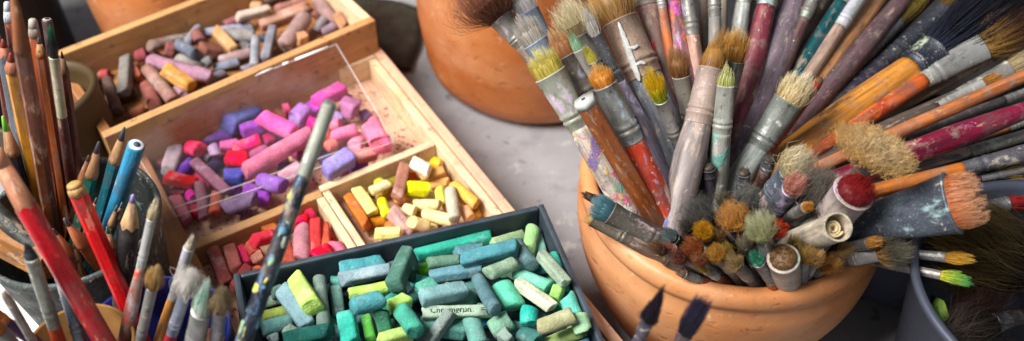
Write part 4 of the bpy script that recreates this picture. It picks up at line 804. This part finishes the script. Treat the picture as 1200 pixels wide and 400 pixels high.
# --- resting on the near rim
pb('flat brush with a teal stained tip resting on the pot rim', (692, 236), (806, 304), .150, 26, 74, 31, 25, 17, ('#2c4850', '#44707c', '#7ca0a4'), ('#68625a', '#4a443e'), '#5c4a40', flat=.55, n=520, splay=.12, jit=.06, rnd=.3, zb=.124)
pb('little dark haired brush behind the teal tipped one', (681, 226), (800, 284), .146, 14, 30, 9, 10, 10, ('#2c1c14', '#4a3020', '#5a3c2c'), DRK, '#4c3830', n=120, zb=.124)
pb('long slim brass tube brush with a hollow ochre tip on the rim', (686, 254), (812, 322), .142, 8, 52, 13, 13, 14, ('#8a6a30', '#a8844c', '#b89858'), ('#6e6456', '#4c4238'), '#5c463a', n=120, zb=.124, rnd=.1)
pb('thin steel ferrule brush just below the hollow tipped one', (700, 262), (818, 330), .138, 10, 60, 9, 10, 10, ('#6a4a30', '#8a6444', '#a07c58'), ('#7c766c', '#544c44'), '#6a2c24', n=80, zb=.122)
pb('short brush with a pale blue grey tuft near the rim', (776, 270), (826, 306), .156, .011, 20, 20, 13, 12, ('#5c6c70', '#84989c', '#a4b4b4'), GRY, '#54504e', n=200, splay=0.57, jit=.25, curl=.06, rnd=.5, core=.25)
pb('short brush with a pink crusted tip near the rim', (777, 286), (838, 322), .152, .007, 20, 12, 11, 11, ('#a04c40', '#c07868', '#d09a88'), GRY, '#4c4440', n=140, jit=.15, splay=.2, core=.25)
pb('tiny yellow tipped brush low inside the rim', (820, 312), (856, 334), .148, .007, 14, 12, 10, 10, ('#a08020', '#c8a838', '#d8bc58'), GRY, '#7a3a2c', n=140, jit=.2, splay=.2, core=.25)
pb('short red handled brush lying low against the near rim', (792, 318), (850, 340), .138, 10, 20, 9, 9, 10, ('#6a5040', '#8a6c54', '#9a7c64'), GRY, '#8a2418', n=80)
pb('short dark handled brush lying low against the near rim', (770, 300), (832, 336), .136, 12, 22, 10, 10, 10, ('#4c3828', '#6c5440', '#7c644c'), ('#6a5e54', '#463c34'), '#3c302a', n=90)
pb('short orange handled stub near the stencil brush', (898, 318), (912, 350), .140, .004, 8, 10, 10, 12, ('#8a4418', '#b06028', '#c07840'), GRY, '#b0501c', n=80)
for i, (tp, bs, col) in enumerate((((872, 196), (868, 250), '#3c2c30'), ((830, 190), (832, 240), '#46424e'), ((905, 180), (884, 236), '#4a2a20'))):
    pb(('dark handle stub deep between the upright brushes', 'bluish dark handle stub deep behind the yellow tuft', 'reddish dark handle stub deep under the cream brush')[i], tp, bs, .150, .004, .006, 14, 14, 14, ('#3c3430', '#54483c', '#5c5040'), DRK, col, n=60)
# cream paper tube
tb_T, tb_B = P(982, 266, .176-DZ), P(922, 288, .122-DZ); Mx = frame(tb_T, tb_B-(tb_T-tb_B).normalized()*.01)
rt_ = empty('paper_tube', Mx, 'open ended cream cardboard tube sticking out among the brush tips', 'tube')
Lt_ = (tb_T-tb_B).length+.01; r_ = 17.5*depth(tb_T)/F
vs, fs = tube([(0, r_, r_), (Lt_, r_, r_), (Lt_, r_*.88, r_*.88), (Lt_-.012, r_*.86, r_*.86)], 28, (True, True)); sharp(mk('body', vs, fs, m_handle('#b8ac98', ('#8a7c6c', '#d0c8b8'), .3, .7), rt_))
vs, fs = [], []
for i in range(60):
    a = i*.28; q = r_*(.20+.45*i/60)
    for z in (.004, Lt_-.003-.004*(1-i/60)): vs.append((q*cos(a), q*sin(a), z+.0015*(i < 30)))
    if i: fs.append((2*i-2, 2*i, 2*i+1, 2*i-1))
o = mk('rolled_paper', vs, fs, m_plain('#d8c8a4', .8, .2, '#c0ac84', 120), rt_); sd = o.modifiers.new('t', 'SOLIDIFY'); sd.thickness = .0006

# ------------------------------------------------------------------ grey bucket with pencils
BC = P(81, 256, .10); BC.z = 0
bk = empty('metal_bucket', Matrix.Translation(BC), 'dull grey paint spotted metal bucket holding the pencils', 'bucket')
m_bk = m_metal('#424846', '#2c3432', .3, .55)
vs, fs = lathe([(r*.875, z) for r, z in [(.001, 0), (.032, 0), (.0335, .002), (.0475, .093), (.0485, .095), (.0495, .0975), (.0488, .100), (.0472, .1008), (.0458, .0995), (.0462, .096), (.032, .006), (.001, .004)]], 72, .01, 25, 4); mk('body', vs, fs, m_bk, bk)
BK = 'pencils in the grey bucket'
def pc(label, tip, base, zt, w, body, cone, lead, cp, lp, zb=.085, **k): return pencil(label, tip, base, zt, zb, w, body, cone, lead, cp, lp, **k)
pc('tall bare brown hexagonal wooden pencil reaching out of the picture top', (14, -14), (62, 270), .23, 23, '#70371a', '#80461f', '#4a3020', 60, 4, splats=('#a8683c', '#5c2c14'), amt=.3, tipw=.3)  # colours of the far pencils are darkened to carry the shade there
pc('yellow pencil held in a grey blue metal extender', (12, 62), (48, 250), .185, 21, '#c8841c', '#9c5c40', '#7a2c1c', 16, 8, splats=('#a85a14',), amt=.2)
bq = SEED
fe = pc('short pencil with a bare brown red point in a grey sleeve', (3, 46), (38, 236), .178, 20, '#5c6470', '#a86048', '#7a2a1c', 18, 8, hexa=False, splats=('#7c8490', '#444c58'), amt=.4)
brush('thin beige ferrule brush with a green and black tip in the bucket', (58, 28), (90, 262), .20, .085, 34, 66, 9, 12, 13, ('#2c2c30', '#242428', '#1c7a5c'), ('#a8a284', '#8c8668'), '#4a1c18', n=160, splay=-.5, rnd=.5, jit=.04, group=BK, ext=.03, crimp=False, metal=.2)
pc('dark navy pencil with a light green lead point', (3, 136), (38, 262), .150, 19, '#1c1e2c', '#a87850', '#6ac03c', 40, 16, splats=('#c8b8a0',), amt=.2)
pc('orange pencil stub with a chewed white end', (38, 22), (64, 230), .175, 15, '#9c4416', '#9c8c7c', '#948c80', 16, 10, tipw=.6)
pc('orange pencil with a dull grey point beside the chewed one', (45, 44), (76, 240), .168, 14, '#90461a', '#8c5c34', '#3c3a3c', 18, 7)
pc('thick dark tube pencil with a hollow ringed end', (55, 23), (88, 240), .18, 13, '#3c1c18', '#a08c84', '#141010', 4, 3, blunt=True, hexa=False)
pc('white tipped dark pencil at the bucket far side', (8, 2), (40, 220), .178, 14, '#7a2c1c', '#9ca0a4', '#a4a8ac', 18, 10, tipw=.5)
pc('dark red pencil leaning at the edge of the frame', (-6, 28), (26, 230), .172, 16, '#5c1c14', '#8a5a3c', '#2c2020', 26, 8)
pc('dark brown pencil behind the tall bare one', (20, 34), (54, 238), .165, 13, '#4c2618', '#9c6a44', '#302420', 24, 8)
pc('slim brown pencil in the shade near the far rim', (72, 60), (98, 240), .160, 12, '#5c2a1c', '#8c5c3c', '#241c1c', 24, 8)
pc('green pencil with a long graphite point', (116, 166), (92, 268), .142, 19, '#0c6c5c', '#b98458', '#4a4a50', 36, 12)
pc('teal pencil with a sharp lead held by a split wood cone', (146, 149), (112, 270), .150, 18, '#14606c', '#c08c5c', '#4c4e54', 36, 14, splats=('#2c8088',), amt=.3)
pc('flat ended bright blue pencil with a white core', (160, 170), (124, 280), .150, 22, '#2c84ac', '#d8dcdc', '#3c5060', 4, 3, blunt=True, hexa=False, splats=('#58a8c4', '#1c5c84'), amt=.4)
pc('brown pencil tip peeking beside the green pencil', (104, 182), (86, 262), .135, 15, '#6c3a20', '#a86c44', '#6c4830', 26, 6)
pc('orange hexagonal pencil with a blunt graphite point', (75, 256), (120, 318), .130, 20, '#b8581c', '#b8683c', '#54565c', 34, 9)
pc('second orange hexagonal pencil with a dark point beside the blunt one', (62, 268), (98, 326), .126, 18, '#9c4c1c', '#a05c34', '#3c3a40', 32, 7)
pc('tiny pencil point beside the flat ended blue pencil', (113, 232), (98, 288), .122, 11, '#6c2c1c', '#b07c58', '#5c5c64', 22, 6)
pc('green pencil stub with grey point under the blue one', (137, 241), (122, 296), .120, 11, '#1c5c3c', '#9c7450', '#5c6468', 20, 6)
pc('steel blue pencil stub next to the green stub', (143, 237), (132, 298), .120, 10, '#2c4c5c', '#8c7460', '#5c6c78', 16, 6)
pc('dark orange pencil stub with a grey blunt point low in the bucket', (125, 266), (140, 312), .114, 13, '#84401c', '#94603c', '#6c7074', 22, 7)
pc('pale wood pencil stub by the bucket rim', (86, 286), (98, 330), .112, 10, '#9c6c44', '#b08c64', '#7c6c5c', 16, 5)
dg = pc('black green pencil with small faint lettering lying across the bucket', (-40, 216), (52, 300), .130, 24, '#0c1c14', '#6c3c20', '#2c1c14', 6, 3, zb=.108, ext=.004, hexa=False)
wp = pc('wide varnished ochre wooden block in the bucket near side', (-36, 254), (64, 306), .112, 52, '#9c6424', '#8c5820', '#6c4418', 4, 0, zb=.104, ext=0, blunt=True, splats=('#c08a3c', '#7a4818'), amt=.3, group=None, name='wooden_block'); wp['category'] = 'wood block'
# lettering on the dark green pencil
cu = bpy.data.curves.new('lettering', 'FONT'); cu.body = 'PICASSO'; cu.size = .0029; cu.align_y = 'CENTER'
tmp = bpy.data.objects.new('tmp', cu); COL.objects.link(tmp); bpy.context.view_layer.update(); me = bpy.data.meshes.new_from_object(tmp.evaluated_get(bpy.context.evaluated_depsgraph_get())); bpy.data.objects.remove(tmp)
Md = dg.matrix_world; rp = 12*depth(P(10, 250, .12))/F
pz = (Md.inverted() @ P(2, 246, .119)).z-.004
for v in me.vertices:
    a = -v.co.y/rp+.15; v.co = V((rp*sin(a)*1.03, rp*cos(a)*1.03, pz-v.co.x))
me.materials.append(m_plain('#5c645e', .5, .3, '#4c544c', 200)); o = bpy.data.objects.new('lettering', me); COL.objects.link(o); o.parent = dg

# ------------------------------------------------------------------ cups at the near edge
def cup(name, label, c, prof, mat, cat='cup'):
    r = empty(name, Matrix.Translation(c), label, cat); vs, fs = lathe(prof, 72, .006, 25, len(label)); mk('body', vs, fs, mat, r); return r
CB = P(182, 392, .085); CB.z = 0
cup('plastic_cup', 'deep blue plastic cup holding brushes, black pencil and red pencil', CB, [(.001, 0), (.028, 0), (.029, .002), (.0335, .083), (.0342, .0845), (.0336, .0858), (.0322, .085), (.028, .004), (.001, .003)], m_plain('#0c1870', .35, .5, '#081050', 60))
CT = P(92, 408, .096); CT.z = 0
cup('cardboard_cup', 'tan cardboard cup with a pale rim holding brushes', CT, [(.001, 0), (.019, 0), (.0195, .002), (.0235, .094), (.0242, .0955), (.0236, .0968), (.0225, .096), (.019, .004), (.001, .003)], m_plain('#7c5628', .7, .3, '#64401c', 40))
NB = 'brushes in the near cups'
def nb(label, tip, base, zt, *a, zb=.088, **k): return brush(label, tip, base, zt, zb, *a, group=NB, ext=.05, **k)
pencil('bright red hexagonal pencil with a bare chipped wood end', (86, 214), (152, 366), .150, .084, 22, '#e00c14', '#b89058', '#a88048', 10, 5, splats=('#e0b8a0', '#8c0810'), amt=.3, tipw=.72, group='pencils in the blue cup', ext=.04)
pencil('thick black pencil with a violet tip and wood cone', (156, 228), (143, 350), .145, .084, 24, '#1e1e22', '#c09a70', '#8478a8', 36, 8, splats=('#4c4c50',), amt=.2, group='pencils in the blue cup', ext=.04, hexa=False)
lb = P(137, 356, .075); 
pencil('thick wooden stick with a shiny red lacquered handle end', (-8, 176), (128, 410), .185, .095, 26, '#b80c1c', '#a86c4c', '#b07858', 74, 20, hexa=False, group=None, splats=('#b0b8bc', '#2c8c8c'), amt=.12, tipw=.7, rough=.2, ext=.04, name='painted_stick')
nb('slender brush with a pale tip, silver ferrule and orange spattered handle', (183, 232), (146, 398), .155, 24, 56, 14, 11, 17, ('#a89878', '#c8b898', '#d8ccb4'), ('#b4b2b0', '#8c8a88'), '#9c7c74', n=200, rnd=.5, splats=('#d8402c', '#c83c20', '#a8a0a8'), amt=.7)
nb('brush with a tan fanned tuft and dull grey ferrule', (184, 312), (162, 410), .145, 24, 66, 21, 13, 19, ('#8a6434', '#b08850', '#c4a470'), ('#8c8a84', '#6c6a66'), '#7c7068', n=320, splay=.6, jit=.2, curl=.08)
nb('slim silver brush with a yellow ochre spattered handle', (226, 276), (186, 404), .150, 14, 60, 8, 13, 16, ('#988c78', '#b8ac98', '#c8c0b0'), ('#b0aeac', '#888684'), '#b8782c', n=120, splats=('#d0a858', '#8a4c24', '#c8c0b4'), amt=.5)
nb('blue grey brush with a woolly white tuft and red handle', (226, 318), (196, 408), .148, 22, 52, 24, 15, 17, ('#b0a8a0', '#d0c8c0', '#dcd6d0'), ('#8890a0', '#6a7080'), '#b01c28', n=360, splay=.5, jit=.25, curl=.16)
nb('narrow silver brush with a small woolly white tuft', (237, 326), (218, 408), .143, 18, 60, 16, 10, 11, ('#b0a8a0', '#d0c8c0', '#dcd6d0'), SIL, '#8c8890', n=240, splay=.4, jit=.25, curl=.14)
nb('thick grey brush with a mint white painted tip', (244, 328), (226, 414), .156, 34, 40, 14, 25, 26, ('#b0b8ac', '#90b8a4', '#c0d4c8'), ('#9a9a96', '#7a7a76'), '#84827e', n=260, splay=-.45, jit=.06, rnd=.5)
nb('round brown centred bristle brush with a grey ferrule', (260, 336), (252, 414), .152, 24, 40, 24, 18, 18, ('#8a6c4c', '#a8906c', '#b8a488'), ('#8c8a90', '#6a686e'), '#6c6878', n=420, splay=.3, jit=.16, curl=.08, rnd=.45)
nb('dark haired brush with a long grey ferrule and orange red handle', (30, 282), (72, 408), .158, 20, 84, 10, 16, 17, ('#2c2c34', '#3c3c44', '#44444c'), ('#84867c', '#64665e'), '#c84018', n=160, splay=-.2, rnd=.5, jit=.05, zb=.098)
nb('blue grey metal ferrule brush tucked behind the red lacquered stick', (66, 300), (98, 412), .135, 24, 80, 14, 17, 17, ('#4c4844', '#6c6660', '#7c766c'), ('#6c7480', '#4c525c'), '#5c5450', n=160, zb=.094)
nb('pale haired thin brush leaning over the white sheet', (2, 338), (48, 416), .15, 20, 60, 9, 11, 11, ('#b0a090', '#c8b8a8', '#d8ccc0'), ('#a09a94', '#7c7670'), '#7c6c64', n=140, jit=.15, zb=.1)
nb('purple handled brush lying low at the near edge', (-30, 352), (60, 414), .14, 20, 22, 16, 16, 15, ('#a85a14', '#c8741c', '#d08838'), ('#b8641c', '#94501c'), '#38103c', n=120, zb=.1)
nb('orange ended dull brown brush below the purple handled one', (-18, 372), (40, 428), .15, 20, 40, 22, 20, 16, ('#b06018', '#c87828', '#d48c44'), ('#84807a', '#64605c'), '#5c5048', n=120, zb=.1)
# thin white sheet under the bucket, where the ground is white
bbox('white_sheet', (.16, .12, .0006), m_plain('#e8e6e2', .8, .2, '#dcd8d2', 30), None, (P(20, 360, 0).x-.02, P(20, 360, 0).y, .0012), .3, 0)
tag(bpy.data.objects['white_sheet'], 'thin white sheet on the table under the grey bucket', 'paper')
# tan jar behind the bucket
Tj, Bj = P(40, 110, .09), P(84, 196, .035); Mj = frame(Tj, Bj)
jr = empty('tan_jar', Mj, 'tilted tan jar with an open dark mouth behind the pencils', 'jar'); Lj = (Tj-Bj).length
vs, fs = lathe([(.001, 0), (.028, 0), (.031, .004), (.034, Lj*.5), (.033, Lj-.006), (.0345, Lj-.003), (.034, Lj), (.031, Lj), (.030, Lj-.006), (.028, .01), (.001, .008)], 64, .01, 25, 2); mk('body', vs, fs, m_plain('#43331a', .5, .4, '#382a12', 30), jr)

# ------------------------------------------------------------------ single brushes crossing the picture
dk = brush('long dark blue brush speckled with yellow paint crossing the boxes', (388, 118), (283, 408), .205, .13, 6, 86, 15, 17, 21, ('#8a8c80', '#94968a', '#9c9e90'), ('#8e9084', '#74766a'), '#131c2c', n=200, group=None, ext=.10, crimp=False, metal=.15, rough=.45, splats=('#5c8494', '#a8b07c', '#c8c05c', '#3c5c7c'), amt=.62, hrough=.3, rnd=.1)
rr_, rh_, L_ = dk['hp']
def hrad(z):
    q = (L_-z)/L_; k = rr_*.97+(rh_-rr_*.97)*min(1, q/.22) if q < .3 else rh_*(1-.22*(q-.3)/.7); return k*1.01
rs = random.Random(5)
for col, num in (('#93ad86', 9), ('#c4bc54', 8), ('#54869c', 9), ('#c2c8b4', 7)):
    strokes = []
    for q in range(num):
        a0, z0 = rs.uniform(-1.1, 1.1), L_*(1-rs.uniform(.02, .75)); l0 = rs.uniform(.001, .006); w0 = rs.uniform(.0004, .0015)
        strokes.append([(a0, z0, w0), (a0+rs.uniform(-.2, .2), z0-l0, w0*rs.uniform(.7, 1.3))])
    for st in strokes: drip(dk, [st], None, hrad(st[0][1]), hrad(st[0][1]), m_plain(col, .5, .4, '#3c4c54', 300), 'paint_spot')
brush('dark brush with a black pointed tip before the clay pot', (778, 336), (742, 412), .165, .115, 42, 20, 23, 18, 17, ('#1c1820', '#241c28', '#2c1c28'), ('#5c5460', '#44404c'), '#4c4658', n=700, group=None, ext=.10, splay=.15, rnd=.9, jit=.03, core=.5, flat=.6)
brush('dark chisel tipped flat brush before the clay pot', (824, 352), (784, 426), .165, .115, 44, 20, 25, 20, 17, ('#1c1a24', '#2c2a3c', '#38304c'), ('#6c5458', '#4c4048'), '#5c484c', n=800, group=None, ext=.10, splay=.1, rnd=.05, jit=.02, core=.75, flat=.4)

# ------------------------------------------------------------------ grey pots beside the clay pot
GP = m_plain('#5c6072', .45, .45, '#4c5060', 30)
c1 = P(1092, 318, .0); c1 = V((.235, -.040, 0))
cup('plastic_pot', 'slate grey plastic pot standing behind the terracotta brush pot', P(1052, 300, 0), [(.001, 0), (.040, 0), (.043, .003), (.046, .045), (.047, .047), (.045, .047), (.042, .004), (.001, .003)], GP, 'pot')
PC = V((.252, -.147, 0))
GP2 = m_plain('#3a3e4c', .45, .45, '#30343e', 30)
cup('plastic_pail', 'dark slate grey pail with dim brushes and a leaf inside', PC, [(.001, 0), (.050, 0), (.053, .003), (.066, .098), (.0685, .100), (.0685, .103), (.0655, .1035), (.064, .100), (.051, .004), (.001, .003)], GP2, 'pail')
# things in the pail
def pq(label, tip, base, zt, *a, zb=.06, **k): return brush(label, tip, base, zt, zb, *a, group='brushes in the dark pail', ext=.03, bound=(PC, .05), **k)
pq('big dark brush with long olive brown hairs spilling over the pail', (1090, 262), (1230, 330), .115, 120, 30, 120, 60, 30, ('#2c2014', '#5c4824', '#7c6434'), DRK, '#2c241c', n=1100, splay=.5, jit=.16, curl=.06, rnd=.3, hw=.0002, flat=.6, core=.4)
pq('dark reddish brown brush deep in the pail', (1130, 380), (1180, 300), .08, 60, 20, 44, 26, 20, ('#1c100c', '#38201a', '#4c2a1c'), DRK, '#2c1c18', n=500, splay=.5, jit=.2, curl=.1)
pq('dark brown shaggy brush at the pail bottom edge', (1100, 398), (1190, 372), .09, 60, 20, 40, 26, 20, ('#1c1410', '#2c221c', '#5c5048'), DRK, '#2c1c18', n=500, splay=.4, jit=.3, curl=.15)
# leaf
Lp = [P(x, y, .085) for x, y in ((1097, 338), (1104, 345), (1110, 356), (1112, 372), (1106, 378), (1098, 368), (1094, 352))]
c_ = sum(Lp, V())/len(Lp); vs = [tuple(p+V((0, 0, -.006*abs(i-3)/3))) for i, p in enumerate(Lp)]+[tuple(c_+V((0, 0, .003)))]
lf = mk('leaf', vs, [(i, (i+1) % 7, 7) for i in range(7)], m_plain('#4c6c24', .5, .4, '#6c8434', 200)); tag(lf, 'single dull green leaf inside the dark pail', 'leaf')
sd = lf.modifiers.new('t', 'SOLIDIFY'); sd.thickness = .0006
# ------------------------------------------------------------------ clear plastic lid over the pink pastels
t = NT('clear_plastic'); tr = t.n('ShaderNodeBsdfTransparent'); gl = t.n('ShaderNodeBsdfGlossy'); fr = t.n('ShaderNodeFresnel'); mx = t.n('ShaderNodeMixShader')
tr.inputs[0].default_value = (.985, .98, .98, 1); gl.inputs['Roughness'].default_value = .03; fr.inputs[0].default_value = 1.24
nz = t.noise(t.coord(), 40, 4); sc = t.noise(t.coord((1, 8, 1)), 120, 3)
ad = t.n('ShaderNodeMath'); ad.operation = 'MULTIPLY_ADD'; t.l(t.ramp(sc.outputs[0], .6, .75, 0, .05), ad.inputs[0]); ad.inputs[1].default_value = 1.0; t.l(fr.outputs[0], ad.inputs[2])
bp = t.n('ShaderNodeBump'); bp.inputs['Strength'].default_value = .12; bp.inputs['Distance'].default_value = .002; t.l(nz.outputs[0], bp.inputs['Height']); t.l(bp.outputs[0], gl.inputs['Normal'])
df = t.n('ShaderNodeBsdfDiffuse'); df.inputs[0].default_value = (.8, .78, .78, 1); m0 = t.n('ShaderNodeMixShader'); t.l(t.ramp(nz.outputs[0], .4, .75, .0, .025), m0.inputs[0]); t.l(tr.outputs[0], m0.inputs[1]); t.l(df.outputs[0], m0.inputs[2]); tr = m0
t.l(ad.outputs[0], mx.inputs[0]); t.l(tr.outputs[0], mx.inputs[1]); t.l(gl.outputs[0], mx.inputs[2]); t.l(mx.outputs[0], t.o.inputs['Surface'])
m_clear = t.m
A_, B_, C_, D_ = P(394, 52, .075), P(462, 166, .056), P(206, 254, .0545), P(140, 150, .068)
lid = empty('plastic_sheet', Matrix.Translation(C_), 'clear plastic sheet tilted over the pink and purple pastels', 'lid')
def quad_slab(name, pts, th, mat, par):
    n = (pts[1]-pts[0]).cross(pts[2]-pts[0]).normalized(); o0 = par.matrix_world.translation
    vs = [tuple(p-o0) for p in pts]+[tuple(p-o0+n*th) for p in pts]
    return mk(name, vs, [(3, 2, 1, 0), (4, 5, 6, 7)]+[(i, (i+1) % 4, (i+1) % 4+4, i+4) for i in range(4)], mat, par, False)
quad_slab('sheet', [A_, D_, C_, B_], .0006, m_clear, lid)
def rod(p, q, r, name, mat, par):
    M = frame(q, p); vs, fs = tube([(0, r, r), ((q-p).length, r, r)], 10); o0 = par.matrix_world.translation
    return mk(name, [tuple((M @ V(v))-o0) for v in vs], fs, mat, par)
t = NT('clear_edge'); t.set(Base_Color=(.8, .78, .76, 1), Roughness=.12, Alpha=.25); m_edge = t.m
fold = (A_-D_).normalized()
for p, q in ((C_, B_), (C_+(D_-C_).normalized()*.006, B_+(A_-B_).normalized()*.006), (A_, B_), (D_, C_), (D_, A_)): rod(p, q, .0005, 'edge', m_edge, lid)

# ------------------------------------------------------------------ crocks added behind the brushes to darken their gaps
cup('backdrop_crock', 'big charcoal crock in deep shade behind the brush pot', V((.262, .075, 0)), [(.001, 0), (.070, 0), (.076, .004), (.088, .05), (.090, .095), (.088, .097), (.082, .095), (.078, .02), (.001, .01)], m_plain('#1c1a1c', .6, .3, '#141214', 30), 'crock')
cup('backdrop_crock', 'second charcoal crock half hidden past the fanned brushes', V((.42, -.01, 0)), [(.001, 0), (.060, 0), (.066, .004), (.078, .05), (.080, .085), (.078, .087), (.072, .085), (.068, .02), (.001, .01)], m_plain('#1c1a1c', .6, .3, '#141214', 30), 'crock')

cup('shading_canister', 'tall black canister in the dark corner behind the pencils', V((-.375, .135, 0)), [(.001, 0), (.052, 0), (.056, .004), (.056, .27), (.050, .285), (.03, .29), (.001, .291)], m_plain('#141210', .5, .3, '#1c1814', 30), 'canister')  # black object behind the pencils, height made up to shade the pastel box

# highlights put in as near-white rods along the sheet's upper edge
t = NT('edge_glint'); t.set(Base_Color=(.95, .95, .95, 1), Roughness=.2); m_glint = t.m
for a_, b_ in ((.04, .20), (.23, .26), (.31, .42), (.47, .50), (.55, .59)): rod(A_+(D_-A_)*a_+V((0, 0, .0003)), A_+(D_-A_)*b_+V((0, 0, .0003)), .0007, 'edge_glint', m_glint, lid)


# ------------------------------------------------------------------ light
w = bpy.data.worlds.new('World'); scene.world = w; w.use_nodes = True
bg = w.node_tree.nodes['Background']; bg.inputs[0].default_value = (.86, .92, 1, 1); bg.inputs[1].default_value = .29
def area(name, loc, to, size, e, col):
    l = bpy.data.lights.new(name, 'AREA'); l.energy = e; l.size = size; l.color = col
    o = bpy.data.objects.new(name, l); COL.objects.link(o); o.location = loc
    o.rotation_euler = (V(to)-V(loc)).to_track_quat('-Z', 'Y').to_euler(); return o
area('window_light', (-.84, -.36, 1.25), (0, -.03, .05), .72, 62, (1, .985, .96))
vs_ = scene.view_settings; vs_.view_transform = 'Standard'; vs_.look = 'None'; vs_.exposure = 0.0; vs_.gamma = 1.0
scene.cycles.use_denoising = True; scene.cycles.max_bounces = 6; scene.cycles.transparent_max_bounces = 12
